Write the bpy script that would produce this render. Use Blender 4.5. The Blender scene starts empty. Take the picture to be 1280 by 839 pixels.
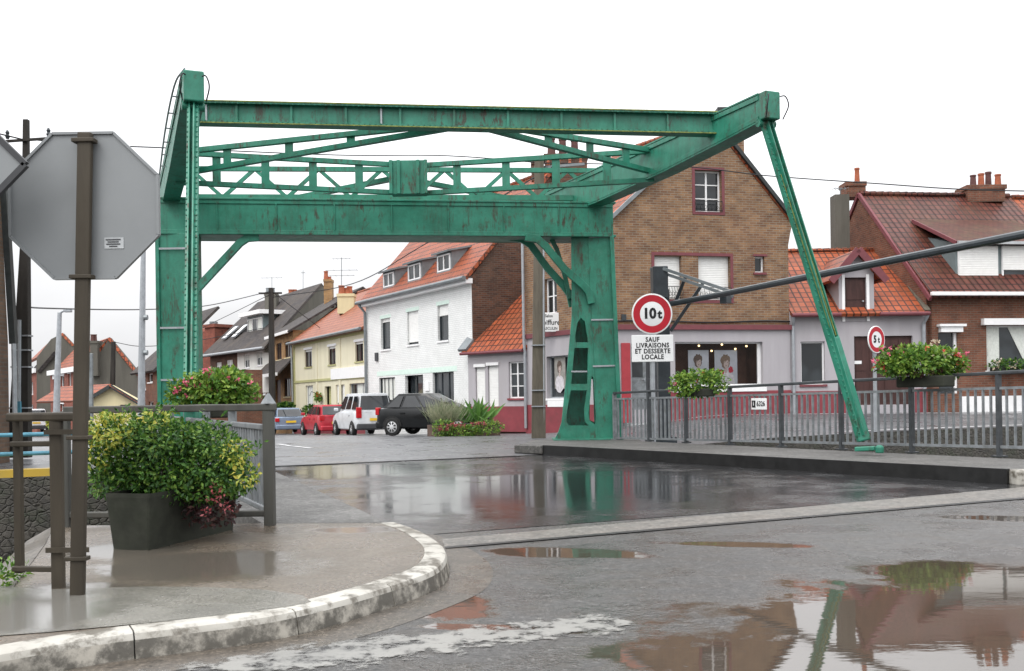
import bpy, bmesh, math, random
from mathutils import Vector, Matrix
from mathutils.geometry import delaunay_2d_cdt
random.seed(11)
S = bpy.context.scene
COL = S.collection
R = math.radians

# ---------------------------------------------------------------- camera model
F, CX, HY, ROLL, EYE = 1244.0, 640.0, 497.0, 0.015, 1.15
CR, SR = math.cos(ROLL), math.sin(ROLL)

def ray(x, y):
    u, v = x - CX, HY - y
    return Vector(((u*CR + v*SR)/F, 1.0, (-u*SR + v*CR)/F))
def P(x, y, Y):                       # point of the photo at depth Y
    d = ray(x, y)
    return Vector((d.x*Y, Y, EYE + d.z*Y))
def G(x, y, z=0.0):                   # point of the photo on the level z
    d = ray(x, y)
    t = (z - EYE)/d.z
    return Vector((d.x*t, t, z))

cam = bpy.data.cameras.new('camera')
cam.lens = 35.0; cam.sensor_width = 36.0; cam.sensor_fit = 'HORIZONTAL'
cam.shift_y = (HY - 419.5)/1280.0
cam.clip_start = 0.1; cam.clip_end = 3000
camo = bpy.data.objects.new('camera', cam); COL.objects.link(camo)
camo.matrix_world = Matrix.Translation((0, 0, EYE)) @ Matrix.Rotation(R(90), 4, 'X') @ Matrix.Rotation(-ROLL, 4, 'Z')
S.camera = camo

# ---------------------------------------------------------------- mesh builder
BASE = {}
def V(*a): return Vector(a)
class MB:
    def __init__(s): s.v = []; s.f = []; s.m = []; s.cur = 0
    def add(s, vs, fs):
        o = len(s.v); s.v += [Vector(p) for p in vs]
        for f in fs: s.f.append(tuple(i + o for i in f)); s.m.append(s.cur)
        return s
    def poly(s, pts): return s.add(pts, [tuple(range(len(pts)))])
    def prism(s, pts, vec):
        n = len(pts); vec = Vector(vec)
        fs = [tuple(range(n)), tuple(range(2*n - 1, n - 1, -1))]
        fs += [(i, (i+1) % n, (i+1) % n + n, i + n) for i in range(n)]
        return s.add([Vector(p) for p in pts] + [Vector(p) + vec for p in pts], fs)
    def frame(s, c, ax, ay, az):      # box from centre and half-vectors
        c = Vector(c); pts = [c - ax - ay - az, c + ax - ay - az, c + ax + ay - az, c - ax + ay - az]
        return s.prism(pts, az*2)
    def box(s, x0, x1, y0, y1, z0, z1):
        return s.prism([V(x0, y0, z0), V(x1, y0, z0), V(x1, y1, z0), V(x0, y1, z0)], V(0, 0, z1 - z0))
    def beam(s, p, q, w, h, up=(0, 0, 1)):
        p, q, up = Vector(p), Vector(q), Vector(up)
        d = (q - p).normalized(); a = d.cross(up).normalized(); b = a.cross(d).normalized()
        a *= w/2; b *= h/2
        return s.prism([p - a - b, p + a - b, p + a + b, p - a + b], q - p)
    def ibeam(s, p, q, w, h, t=.03, up=(0, 0, 1)):
        p, q, up = Vector(p), Vector(q), Vector(up)
        d = (q - p).normalized(); a = d.cross(up).normalized(); b = a.cross(d).normalized()
        s.beam(p + b*(h/2 - t/2), q + b*(h/2 - t/2), w, t, up)
        s.beam(p - b*(h/2 - t/2), q - b*(h/2 - t/2), w, t, up)
        s.beam(p, q, t, h - 2*t, up)
        return s
    def tube(s, pts, r, n=8, cap=True):
        pts = [Vector(p) for p in pts]; rs = r if isinstance(r, (list, tuple)) else [r]*len(pts)
        vs = []; k = len(pts); prev = None
        for i, p in enumerate(pts):
            d = (pts[min(i+1, k-1)] - pts[max(i-1, 0)]).normalized()
            if prev is None:
                a = d.cross(V(0, 0, 1))
                if a.length < 1e-3: a = d.cross(V(1, 0, 0))
                a.normalize()
            else:
                a = (prev - d*prev.dot(d)).normalized()
            prev = a; b = d.cross(a)
            for j in range(n):
                t = 2*math.pi*j/n; vs.append(p + (a*math.cos(t) + b*math.sin(t))*rs[i])
        fs = [(i*n + j, i*n + (j+1) % n, (i+1)*n + (j+1) % n, (i+1)*n + j) for i in range(k-1) for j in range(n)]
        if cap: fs += [tuple(range(n-1, -1, -1)), tuple(range((k-1)*n, k*n))]
        return s.add(vs, fs)
    def lathe(s, c, axis, prof, n=20, cap=True):   # prof: (radius, height)
        c = Vector(c); ax = Vector(axis).normalized()
        a = ax.cross(V(0, 0, 1))
        if a.length < 1e-3: a = V(1, 0, 0)
        a.normalize(); b = ax.cross(a)
        vs = [c + ax*h + (a*math.cos(2*math.pi*j/n) + b*math.sin(2*math.pi*j/n))*r for r, h in prof for j in range(n)]
        k = len(prof)
        fs = [(i*n + j, i*n + (j+1) % n, (i+1)*n + (j+1) % n, (i+1)*n + j) for i in range(k-1) for j in range(n)]
        if cap: fs += [tuple(range(n-1, -1, -1)), tuple(range((k-1)*n, k*n))]
        return s.add(vs, fs)
    def build(s, name, mat, parent=None, base=None, smooth=False, bevel=0, label=None, recalc=True, merge=0):
        me = bpy.data.meshes.new(name)
        if parent is not None: b = BASE[parent.name]
        elif base is not None: b = Vector(base)
        else:
            lo = [min(v[i] for v in s.v) for i in range(3)]; hi = [max(v[i] for v in s.v) for i in range(3)]
            b = V((lo[0]+hi[0])/2, (lo[1]+hi[1])/2, lo[2])
        me.from_pydata([v - b for v in s.v], [], s.f)
        mats = mat if isinstance(mat, (list, tuple)) else [mat]
        for m in mats: me.materials.append(m)
        if len(mats) > 1: me.polygons.foreach_set('material_index', s.m)
        if recalc or bevel or merge:
            bm = bmesh.new(); bm.from_mesh(me)
            if merge: bmesh.ops.remove_doubles(bm, verts=bm.verts, dist=merge)
            if recalc: bmesh.ops.recalc_face_normals(bm, faces=bm.faces)
            if bevel:
                es = [e for e in bm.edges if len(e.link_faces) == 2 and e.calc_face_angle(0) > .5]
                bmesh.ops.bevel(bm, geom=es, offset=bevel, segments=2, profile=.5, affect='EDGES', clamp_overlap=True)
            bm.to_mesh(me); bm.free()
        uv = me.uv_layers.new(name='UVMap')
        buf = [0.0]*(2*len(me.loops))
        vv = me.vertices
        for p in me.polygons:
            n = p.normal
            if abs(n.z) > .985: ua, va = V(1, 0, 0), V(0, 1, 0)
            else:
                ua = V(-n.y, n.x, 0).normalized(); va = n.cross(ua)
            for li in p.loop_indices:
                w = vv[me.loops[li].vertex_index].co + b
                buf[2*li] = w.dot(ua); buf[2*li+1] = w.dot(va)
        uv.data.foreach_set('uv', buf)
        if smooth:
            me.shade_smooth()
            if smooth != 'all': me.set_sharp_from_angle(angle=R(35 if smooth is True else smooth))
        o = bpy.data.objects.new(name, me); COL.objects.link(o)
        o.location = V(0, 0, 0) if parent is not None else b
        if parent is not None: o.parent = parent
        BASE[o.name] = b.copy()
        if label: o['label'] = label
        return o

def empty(name, base, label, cat, group=None):
    o = bpy.data.objects.new(name, None); COL.objects.link(o)
    o.location = Vector(base); BASE[o.name] = Vector(base)
    o.empty_display_size = .2
    return tag(o, label, cat, group)
def tag(o, label, cat, group=None, kind=None):
    o['label'] = label; o['category'] = cat
    if group: o['group'] = group
    if kind: o['kind'] = kind
    return o
def struct(o, label=None, cat=None):
    o['kind'] = 'structure'
    if label: o['label'] = label
    if cat: o['category'] = cat
    return o

def catmull(pts, k=8):
    pts = [Vector(p) for p in pts]; out = []
    q = [pts[0]*2 - pts[1]] + pts + [pts[-1]*2 - pts[-2]]
    for i in range(1, len(q) - 2):
        for j in range(k):
            t = j/k
            out.append(.5*((2*q[i]) + (q[i+1] - q[i-1])*t + (2*q[i-1] - 5*q[i] + 4*q[i+1] - q[i+2])*t*t + (3*q[i] - q[i-1] - 3*q[i+1] + q[i+2])*t**3))
    out.append(pts[-1]); return out

def text_mb(mb, s, size, c, u, v, n, thick=.004, bold=0.0, squeeze=1.0, font_gap=1.0):
    cu = bpy.data.curves.new('lettering', 'FONT'); cu.body = s; cu.size = 1.0
    cu.align_x = 'CENTER'; cu.align_y = 'CENTER'; cu.offset = bold; cu.extrude = .01; cu.resolution_u = 3
    cu.space_character = font_gap
    o = bpy.data.objects.new('lettering', cu); COL.objects.link(o)
    dg = bpy.context.evaluated_depsgraph_get(); dg.update()
    me = o.evaluated_get(dg).to_mesh()
    c, u, v, n = Vector(c), Vector(u), Vector(v), Vector(n)
    vs = [c + u*(p.co.x*size*squeeze) + v*(p.co.y*size) + n*(p.co.z/.01*thick) for p in me.vertices]
    mb.add(vs, [tuple(p.vertices) for p in me.polygons])
    o.evaluated_get(dg).to_mesh_clear()
    bpy.data.objects.remove(o); bpy.data.curves.remove(cu)
    return mb

# ---------------------------------------------------------------- materials
class NT:
    def __init__(s, name):
        s.mat = bpy.data.materials.new(name); s.mat.use_nodes = True
        s.t = s.mat.node_tree; s.t.nodes.clear()
        s.out = s.n('ShaderNodeOutputMaterial'); s.b = s.n('ShaderNodeBsdfPrincipled')
        s.l(s.b.outputs[0], s.out.inputs[0]); s._pos = None
    def n(s, k, **kw):
        o = s.t.nodes.new(k)
        for a, b in kw.items(): setattr(o, a, b)
        return o
    def l(s, a, b): s.t.links.new(a, b)
    def set(s, node, key, val):
        i = node.inputs[key]
        if hasattr(val, 'is_output') or isinstance(val, bpy.types.NodeSocket): s.l(val, i)
        else: i.default_value = (tuple(val) + (1,)) if (i.type == 'RGBA' and len(val) == 3) else val
    def p(s, **kw):
        names = dict(col='Base Color', rough='Roughness', metal='Metallic', spec='Specular IOR Level', ior='IOR', alpha='Alpha', normal='Normal', em='Emission Color', ems='Emission Strength', coat='Coat Weight', trans='Transmission Weight')
        for a, b in kw.items(): s.set(s.b, names[a], b)
        return s
    def pos(s):
        if s._pos is None: s._pos = s.n('ShaderNodeNewGeometry').outputs['Position']
        return s._pos
    def uv(s): return s.n('ShaderNodeTexCoord').outputs['UV']
    def mapping(s, vec, scale=(1, 1, 1), loc=(0, 0, 0), rot=(0, 0, 0)):
        m = s.n('ShaderNodeMapping'); s.l(vec, m.inputs[0])
        m.inputs['Scale'].default_value = scale; m.inputs['Location'].default_value = loc; m.inputs['Rotation'].default_value = rot
        return m.outputs[0]
    def noise(s, vec, scale, detail=4, rough=.55, dist=0):
        k = s.n('ShaderNodeTexNoise'); s.l(vec, k.inputs['Vector'])
        k.inputs['Scale'].default_value = scale; k.inputs['Detail'].default_value = detail
        k.inputs['Roughness'].default_value = rough; k.inputs['Distortion'].default_value = dist
        return k.outputs['Fac']
    def ramp(s, fac, a, b, c0=(0, 0, 0), c1=(1, 1, 1)):
        k = s.n('ShaderNodeMapRange'); s.l(fac, k.inputs[0]); k.interpolation_type = 'SMOOTHSTEP'
        k.inputs[1].default_value = a; k.inputs[2].default_value = b
        return k.outputs[0]
    def mix(s, fac, a, b, blend='MIX'):
        k = s.n('ShaderNodeMix'); k.data_type = 'RGBA'; k.blend_type = blend
        for i, val in ((0, fac), (6, a), (7, b)):
            if isinstance(val, bpy.types.NodeSocket): s.l(val, k.inputs[i])
            elif i == 0: k.inputs[0].default_value = val
            else: k.inputs[i].default_value = tuple(val) + (1,)
        return k.outputs[2]
    def math(s, op, a, b=None, c=None):
        k = s.n('ShaderNodeMath', operation=op)
        for i, val in enumerate((a, b, c)):
            if val is None: continue
            if isinstance(val, bpy.types.NodeSocket): s.l(val, k.inputs[i])
            else: k.inputs[i].default_value = val
        return k.outputs[0]
    def lerp(s, f, a, b):
        k = s.n('ShaderNodeMapRange')
        for i, val in ((0, f), (3, a), (4, b)):
            if isinstance(val, bpy.types.NodeSocket): s.l(val, k.inputs[i])
            else: k.inputs[i].default_value = val
        return k.outputs[0]
    def bump(s, h, strength=.3, dist=.01, normal=None):
        k = s.n('ShaderNodeBump'); s.l(h, k.inputs['Height'])
        if isinstance(strength, bpy.types.NodeSocket): s.l(strength, k.inputs['Strength'])
        else: k.inputs['Strength'].default_value = strength
        k.inputs['Distance'].default_value = dist
        if normal is not None: s.l(normal, k.inputs['Normal'])
        return k.outputs[0]

def sc(c, k): return tuple(min(1, x*k) for x in c)
def m_plain(name, col, rough=.5, metal=0, var=.18, scale=6, spec=.3, streak=False, dirt=None, dirt_amt=.5):
    t = NT(name); v = t.mapping(t.pos(), (1, 1, .15)) if streak else t.pos()
    f = t.ramp(t.noise(v, scale, 6, .65), .3, .7)
    c = t.mix(f, sc(col, 1 - var), sc(col, 1 + var))
    if dirt is not None:
        g = t.math('MULTIPLY', t.ramp(t.noise(v, scale*.55, 6, .7), .48, .72), dirt_amt)
        c = t.mix(g, c, dirt)
    r = t.lerp(t.noise(t.pos(), scale*2, 3), max(.02, rough - .1), min(1, rough + .1))
    t.p(col=c, rough=r, metal=metal, spec=spec)
    return t.mat
def m_brick(name, c1, c2, mortar, bw=.25, rh=.08, rough=.85, blotch=(.1, .08, .06), blot=.35, vary=1.0):
    t = NT(name); uv = t.uv(); b = t.n('ShaderNodeTexBrick'); t.l(uv, b.inputs['Vector'])
    for k, val in (('Color1', c1), ('Color2', c2), ('Mortar', mortar)): b.inputs[k].default_value = tuple(val) + (1,)
    b.inputs['Scale'].default_value = 1; b.inputs['Brick Width'].default_value = bw; b.inputs['Row Height'].default_value = rh
    b.inputs['Mortar Size'].default_value = .011; b.inputs['Mortar Smooth'].default_value = .2; b.inputs['Bias'].default_value = 0
    w = t.noise(uv, 1.7, 5, .6); wv = t.mix(t.ramp(w, .3, .7), sc((.80, .80, .80), 1) if vary == 1 else (.95, .95, .95), (1.22, 1.2, 1.15) if vary == 1 else (1.04, 1.04, 1.04))
    c = t.mix(1.0, b.outputs['Color'], wv, 'MULTIPLY')
    g = t.math('MULTIPLY', t.ramp(t.noise(t.mapping(t.pos(), (1, 1, .6)), .9, 6, .65), .45, .75), blot)
    c = t.mix(g, c, blotch)
    t.p(col=c, rough=rough, spec=.3, normal=t.bump(t.math('SUBTRACT', 1.0, b.outputs['Fac']), .5, .012))
    return t.mat
def m_tiles(name, c1, c2, joint, w=.25, h=.33, rough=.55, moss=(.10, .09, .05), moss_amt=.4, flat=False, spec=.25):
    t = NT(name); uv = t.uv(); b = t.n('ShaderNodeTexBrick'); t.l(uv, b.inputs['Vector'])
    for k, val in (('Color1', c1), ('Color2', c2), ('Mortar', joint)): b.inputs[k].default_value = tuple(val) + (1,)
    b.offset = .5 if flat else 0.0; b.inputs['Scale'].default_value = 1
    b.inputs['Brick Width'].default_value = w; b.inputs['Row Height'].default_value = h
    b.inputs['Mortar Size'].default_value = .012 if flat else .034; b.inputs['Mortar Smooth'].default_value = .4
    g = t.math('MULTIPLY', t.ramp(t.noise(t.mapping(t.pos(), (1, 1, .5)), .8, 6, .7), .42, .72), moss_amt)
    c = t.mix(g, b.outputs['Color'], moss)
    c = t.mix(.6, c, t.mix(t.noise(uv, 2.3, 5), (.55, .55, .55), (1.45, 1.4, 1.35)), 'MULTIPLY')
    sx = t.n('ShaderNodeSeparateXYZ'); t.l(uv, sx.inputs[0])
    saw = t.math('FRACT', t.math('DIVIDE', sx.outputs[1], h))
    wav = t.math('SINE', t.math('MULTIPLY', sx.outputs[0], 2*math.pi/w))
    hh = t.math('ADD', t.math('MULTIPLY', saw, -.6), t.math('MULTIPLY', wav, 0.02 if flat else .35))
    t.p(col=c, rough=rough, spec=spec, normal=t.bump(hh, .55 if not flat else .35, .035 if not flat else .015))
    return t.mat
def m_glass(name, tint=(.015, .018, .02), rough=.03):
    t = NT(name); t.p(col=t.mix(t.ramp(t.noise(t.pos(), .9, 2), .4, .6), tint, sc(tint, 2.2)), rough=rough, spec=.6); return t.mat
def m_leaf(name, cols, rough=.5):
    t = NT(name); g = t.n('ShaderNodeNewGeometry'); r = t.n('ShaderNodeValToRGB'); t.l(g.outputs['Random Per Island'], r.inputs[0])
    e = r.color_ramp.elements
    for i, c in enumerate(cols):
        x = e[i] if i < 2 else e.new(1.0)
        x.position = i/max(1, len(cols) - 1); x.color = tuple(c) + (1,)
    for i in range(len(cols)): e[i].position = i/max(1, len(cols) - 1)
    for i, c in enumerate(cols): e[i].color = tuple(c) + (1,)
    t.p(col=r.outputs[0], rough=rough, spec=.4)
    tr = t.n('ShaderNodeBsdfTranslucent'); t.l(r.outputs[0], tr.inputs[0])
    mx = t.n('ShaderNodeMixShader'); mx.inputs[0].default_value = .25
    t.l(t.b.outputs[0], mx.inputs[1]); t.l(tr.outputs[0], mx.inputs[2]); t.l(mx.outputs[0], t.out.inputs[0])
    return t.mat
def m_green():
    t = NT('green_paint'); v = t.pos()
    c = t.mix(t.ramp(t.noise(v, 1.6, 6, .7), .3, .7), (.010, .132, .082), (.025, .22, .146))
    streak = t.ramp(t.noise(t.mapping(v, (5.5, 5.5, .8)), 1.3, 7, .75), .50, .66)
    patch = t.ramp(t.noise(v, .9, 6, .75), .42, .60)
    c = t.mix(t.math('MULTIPLY', t.math('MULTIPLY', streak, patch), .85), c, (.035, .030, .018))
    rust = t.math('MULTIPLY', t.ramp(t.noise(t.mapping(v, (1, 1, .30)), 9, 7, .75), .52, .62), .95)
    c = t.mix(t.math('MULTIPLY', rust, patch), c, (.040, .024, .012))
    chalk = t.math('MULTIPLY', t.ramp(t.noise(t.mapping(v, (2, 2, 1.2)), 2.2, 6, .7), .5, .7), .35)
    c = t.mix(chalk, c, (.06, .24, .17))
    grime = t.math('MULTIPLY', t.ramp(t.noise(t.mapping(v, (7, 7, .5)), 1.0, 4), .52, .78), .4)
    c = t.mix(grime, c, (.02, .055, .035))
    t.p(col=c, rough=t.lerp(t.noise(v, 5, 4), .32, .6), spec=.5, normal=t.bump(t.noise(v, 14, 4), .12, .01))
    return t.mat

M = {}
M['green'] = m_green()
M['brick_brown'] = m_brick('ochre_brown_brick', (.245, .138, .073), (.145, .074, .043), (.22, .19, .15), blotch=(.15, .065, .04), blot=.3)
M['brick_right'] = m_brick('red_brown_brick', (.185, .070, .042), (.125, .050, .032), (.15, .11, .085), blot=.25)
M['brick_dark'] = m_brick('dark_red_brick', (.13, .056, .034), (.065, .032, .023), (.11, .09, .075), blot=.3)
M['brick_red'] = m_brick('red_brick', (.26, .068, .045), (.19, .05, .035), (.16, .10, .08), blot=.2)
M['brick_ochre'] = m_brick('ochre_brick', (.40, .22, .085), (.30, .155, .06), (.25, .2, .14), blot=.2)
M['brick_white'] = m_brick('white_painted_brick', (.74, .75, .74), (.71, .72, .71), (.58, .59, .58), vary=0, rough=.6, blotch=(.62, .62, .59), blot=.2)
M['brick_edge'] = m_brick('sooty_brick', (.16, .10, .07), (.11, .07, .05), (.12, .1, .085))
M['render_grey'] = m_plain('grey_render', (.37, .352, .37), .8, var=.06, scale=2, dirt=(.33, .31, .31), dirt_amt=.35, streak=True)
M['render_dark'] = m_plain('dark_render', (.105, .10, .085), .9, var=.15, scale=1.5, dirt=(.06, .055, .045), dirt_amt=.6, streak=True)
M['render_cream'] = m_plain('cream_render', (.60, .53, .33), .85, var=.06, scale=2, dirt=(.42, .37, .24), dirt_amt=.35, streak=True)
M['render_yellow'] = m_plain('yellow_render', (.64, .60, .45), .85, var=.05, scale=2, dirt=(.5, .44, .28), dirt_amt=.4, streak=True)
M['render_white'] = m_plain('white_render', (.70, .70, .66), .8, var=.05, scale=2, dirt=(.5, .5, .46), dirt_amt=.4, streak=True)
M['olive_trim'] = m_plain('olive_trim', (.40, .39, .19), .7, var=.1)
M['plinth_red'] = m_plain('red_plinth_paint', (.22, .045, .055), .65, var=.12, scale=3, dirt=(.12, .05, .05), dirt_amt=.5)
M['trim_red'] = m_plain('dusty_red_trim', (.165, .050, .058), .6, var=.1)
M['red_paint'] = m_plain('red_pillar_paint', (.33, .04, .05), .5, var=.08)
M['white'] = m_plain('white_paint', (.78, .78, .78), .45, var=.04)
M['mint'] = m_plain('pale_green_trim', (.60, .73, .66), .6, var=.05)
M['shutter'] = m_plain('white_roller_slats', (.74, .74, .72), .5, var=.04)
M['dark_wood'] = m_plain('dark_brown_wood', (.055, .025, .022), .5, var=.25, scale=8, streak=True)
M['tile_orange'] = m_tiles('orange_clay_tiles', (.36, .088, .034), (.25, .062, .028), (.05, .02, .014), moss=(.16, .06, .03), moss_amt=.5)
M['tile_salmon'] = m_tiles('salmon_clay_tiles', (.34, .115, .062), (.26, .085, .047), (.12, .045, .028), moss=(.22, .1, .06), moss_amt=.4)
M['tile_brown'] = m_tiles('glazed_brown_tiles', (.125, .040, .030), (.080, .028, .022), (.018, .009, .008), rough=.45, spec=.15, moss=(.10, .055, .03), moss_amt=.4)
M['tile_flat'] = m_tiles('small_flat_brown_tiles', (.105, .045, .035), (.075, .034, .028), (.05, .025, .02), w=.2, h=.16, flat=True, rough=.6, spec=.08)
M['slate'] = m_tiles('grey_slate', (.070, .063, .062), (.048, .044, .045), (.028, .027, .028), w=.3, h=.2, flat=True, rough=.75, spec=.12, moss=(.11, .09, .07), moss_amt=.45)
M['zinc'] = m_plain('weathered_zinc', (.20, .22, .23), .45, metal=.3, var=.15, scale=3)
M['zinc_light'] = m_plain('pale_zinc_gutter', (.42, .44, .45), .4, metal=.2, var=.1)
M['slate_cheek'] = m_plain('grey_green_cladding', (.15, .185, .19), .5, var=.1, scale=3)
M['verge'] = m_plain('dark_verge_board', (.035, .04, .04), .5, var=.2)
M['terracotta'] = m_plain('terracotta_pot', (.33, .10, .05), .7, var=.2)
M['pot_dark'] = m_plain('sooty_pot', (.10, .045, .04), .7, var=.2)
M['glass'] = m_glass('window_glass')
M['glass_car'] = m_glass('car_glass', (.012, .014, .016), .02)
M['curtain'] = m_plain('net_curtain', (.60, .62, .58), .8, var=.1, scale=14)
M['concrete_pole'] = m_plain('mossy_concrete_pole', (.115, .10, .078), .9, var=.25, scale=5, streak=True, dirt=(.06, .06, .04), dirt_amt=.6)
M['dark_pole'] = m_plain('dark_timber_pole', (.028, .025, .022), .85, var=.25, scale=6, streak=True)
M['galv'] = m_plain('dull_galvanised_rail', (.20, .215, .225), .5, metal=.2, var=.22, scale=7, dirt=(.09, .085, .075), dirt_amt=.5)
M['galv_light'] = m_plain('galvanised_pole', (.33, .35, .37), .45, metal=.3, var=.12)
M['rail_dark'] = m_plain('dark_handrail', (.062, .068, .073), .45, metal=.2, var=.2, scale=9)
M['rail_old'] = m_plain('weathered_railing_paint', (.060, .060, .054), .6, var=.25, scale=5, dirt=(.07, .06, .045), dirt_amt=.6, streak=True)
M['rail_brown'] = m_plain('brown_stained_post', (.045, .037, .026), .6, var=.3, scale=5, dirt=(.025, .02, .013), dirt_amt=.6, streak=True)
M['sign_back'] = m_plain('bare_sign_back', (.23, .242, .248), .45, metal=.25, var=.05, scale=2)
M['sign_white'] = m_plain('white_sign_face', (.76, .77, .77), .35, var=.02)
M['sign_red'] = m_plain('red_sign_ring', (.42, .012, .025), .35, var=.06)
M['black'] = m_plain('black_lettering', (.012, .012, .013), .5, var=.1)
M['blue_rail'] = m_plain('blue_pipe_paint', (.07, .21, .28), .5, var=.2, scale=8)
M['yellow_line'] = m_plain('yellow_kerb_paint', (.65, .42, .03), .6, var=.1)
M['boom'] = m_plain('dark_grey_boom', (.035, .042, .048), .35, var=.2)
M['soil'] = m_plain('dark_soil', (.03, .022, .015), .95, var=.3)
M['tub'] = m_plain('mossy_concrete_tub', (.026, .028, .021), .9, var=.35, scale=4, dirt=(.014, .018, .010), dirt_amt=.7)
M['brick_tub'] = m_plain('brown_planter_wall', (.10, .065, .05), .85, var=.25, scale=5)
M['tyre'] = m_plain('tyre_rubber', (.018, .018, .018), .8, var=.2)
M['rim'] = m_plain('wheel_trim', (.60, .61, .62), .35, metal=.2, var=.05)
M['bumper'] = m_plain('grey_plastic', (.05, .052, .056), .55, var=.1)
M['plate_yellow'] = m_plain('yellow_number_plate', (.70, .45, .03), .5, var=.05)
M['tail_red'] = m_plain('red_tail_lamp', (.45, .015, .02), .15, var=.1)
def m_car(name, col, metal=.2):
    t = NT(name); t.p(col=t.mix(t.ramp(t.noise(t.pos(), 2.5, 4), .35, .65), sc(col, .9), sc(col, 1.08)), rough=t.lerp(t.noise(t.pos(), 6, 3), .16, .3), metal=metal, coat=.15, spec=.3); return t.mat
M['car_black'] = m_car('dark_car_paint', (.008, .009, .010))
M['car_white'] = m_car('silver_white_paint', (.62, .64, .66), .15)
M['car_red'] = m_car('red_car_paint', (.42, .03, .045), .1)
M['car_blue'] = m_car('blue_grey_car_paint', (.19, .24, .32), .3)
M['car_plain_white'] = m_car('white_van_paint', (.75, .76, .78), 0)
M['wire'] = m_plain('black_cable', (.02, .02, .022), .6, var=.1)
M['stone'] = None

def m_stone():
    t = NT('rubble_stone_wall'); v = t.pos()
    k = t.n('ShaderNodeTexVoronoi'); t.l(t.mapping(v, (1, 1, 1.4)), k.inputs['Vector']); k.inputs['Scale'].default_value = 8
    k.inputs['Randomness'].default_value = 1
    e = t.n('ShaderNodeTexVoronoi', feature='DISTANCE_TO_EDGE'); t.l(t.mapping(v, (1, 1, 1.4)), e.inputs['Vector']); e.inputs['Scale'].default_value = 8
    c = t.mix(k.outputs['Color'], (.018, .017, .015), (.065, .058, .048))
    c = t.mix(t.ramp(t.noise(v, 3, 5), .45, .7), c, (.03, .035, .02))
    c = t.mix(t.ramp(e.outputs['Distance'], .0, .05), (.03, .027, .022), c); c = t.mix(t.ramp(t.noise(v, 11, 6, .7), .45, .65), c, (.055, .05, .04))
    t.p(col=c, rough=.7, normal=t.bump(t.math('ADD', t.ramp(e.outputs['Distance'], 0, .15), t.noise(v, 9, 6, .7)), .7, .05)); return t.mat
M['stone'] = m_stone()

# puddle masks: ellipse in world XY -> 0..1
def ell(t, cx, cy, rx, ry, ang=0):
    m = t.mapping(t.pos(), (1, 1, 1), (-cx, -cy, 0)); m2 = t.mapping(m, (1, 1, 0), rot=(0, 0, ang)); m3 = t.mapping(m2, (1/rx, 1/ry, 0))
    k = t.n('ShaderNodeVectorMath', operation='LENGTH'); t.l(m3, k.inputs[0])
    return t.math('SUBTRACT', 1.0, k.outputs['Value'])
def m_wet(name, base, puds=(), rough=.38, pudrough=.03, pcol=(.05, .042, .034), wet_lo=.46, wet_hi=.62, film=.5, grain=130, bump=.35, tint=None, edge=.25, nfac=.9):
    t = NT(name); v = t.pos(); flat = t.mapping(v, (1, 1, 0))
    agg = t.math('ADD', t.math('MULTIPLY', t.noise(v, grain, 2, .6), .45), t.math('MULTIPLY', t.noise(v, grain*.33, 4, .75), .55)); big = t.noise(v, .55, 5, .6); med = t.noise(v, 3.2, 5, .62)
    c = t.mix(t.ramp(big, .3, .7), sc(base, .72), sc(base, 1.3))
    c = t.mix(t.math('MULTIPLY', t.ramp(med, .42, .68), .55), c, tint or sc(base, .55))
    c = t.mix(t.math('MULTIPLY', t.ramp(agg, .52, .64), .7), c, sc(base, 2.6))
    c = t.mix(t.math('MULTIPLY', t.ramp(agg, .49, .38), .75), c, sc(base, .25))
    filmmask = t.ramp(t.noise(t.mapping(v, (1, 1, 0)), 1.1, 6, .65), wet_lo, wet_hi)
    r = t.lerp(t.math('MULTIPLY', filmmask, film), rough, .10)
    nb = t.math('ADD', t.math('MULTIPLY', agg, 1.2), t.math('MULTIPLY', med, .8))
    strength = bump
    if puds:
        mask = None
        for e in puds:
            k = ell(t, *e); mask = k if mask is None else t.math('MAXIMUM', mask, k)
        wob = t.math('ADD', t.math('MULTIPLY', t.math('SUBTRACT', t.noise(flat, 1.3, 7, .65), .5), nfac*1.5), t.math('MULTIPLY', t.math('SUBTRACT', t.noise(flat, 6, 5, .7), .5), nfac*.5))
        pm = t.ramp(t.math('ADD', mask, wob), .02, .02 + edge)
        c = t.mix(pm, c, pcol); r = t.lerp(pm, r, pudrough)
        ior = t.lerp(pm, 1.45, 1.75); t.p(ior=ior)
        strength = t.lerp(pm, bump, 0.0)
    n = t.bump(nb, strength, .014)
    rip = t.bump(t.noise(t.mapping(v, (1, 2.2, 1)), 5, 3, .5), .018, .02, n)
    t.p(col=c, rough=r, spec=.5, normal=rip)
    return t.mat
# ---------------------------------------------------------------- sky and light
W = bpy.data.worlds.new('World'); S.world = W; W.use_nodes = True
wt = W.node_tree; wt.nodes.clear()
def wn(k, **kw):
    o = wt.nodes.new(k)
    for a, b in kw.items(): setattr(o, a, b)
    return o
SUN_EL, SUN_AZ = R(52), R(215)       # azimuth clockwise from +Y: behind the camera, to its left
sky = wn('ShaderNodeTexSky', sky_type='NISHITA'); sky.sun_disc = False
sky.sun_elevation = SUN_EL; sky.sun_rotation = SUN_AZ; sky.dust_density = 6; sky.air_density = 1.5
tc = wn('ShaderNodeTexCoord'); sep = wn('ShaderNodeSeparateXYZ'); wt.links.new(tc.outputs['Generated'], sep.inputs[0])
mr = wn('ShaderNodeMapRange'); mr.interpolation_type = 'SMOOTHSTEP'; wt.links.new(sep.outputs[2], mr.inputs[0])
mr.inputs[1].default_value = -.02; mr.inputs[2].default_value = .62; mr.inputs[3].default_value = 8.6; mr.inputs[4].default_value = 29.0
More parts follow.
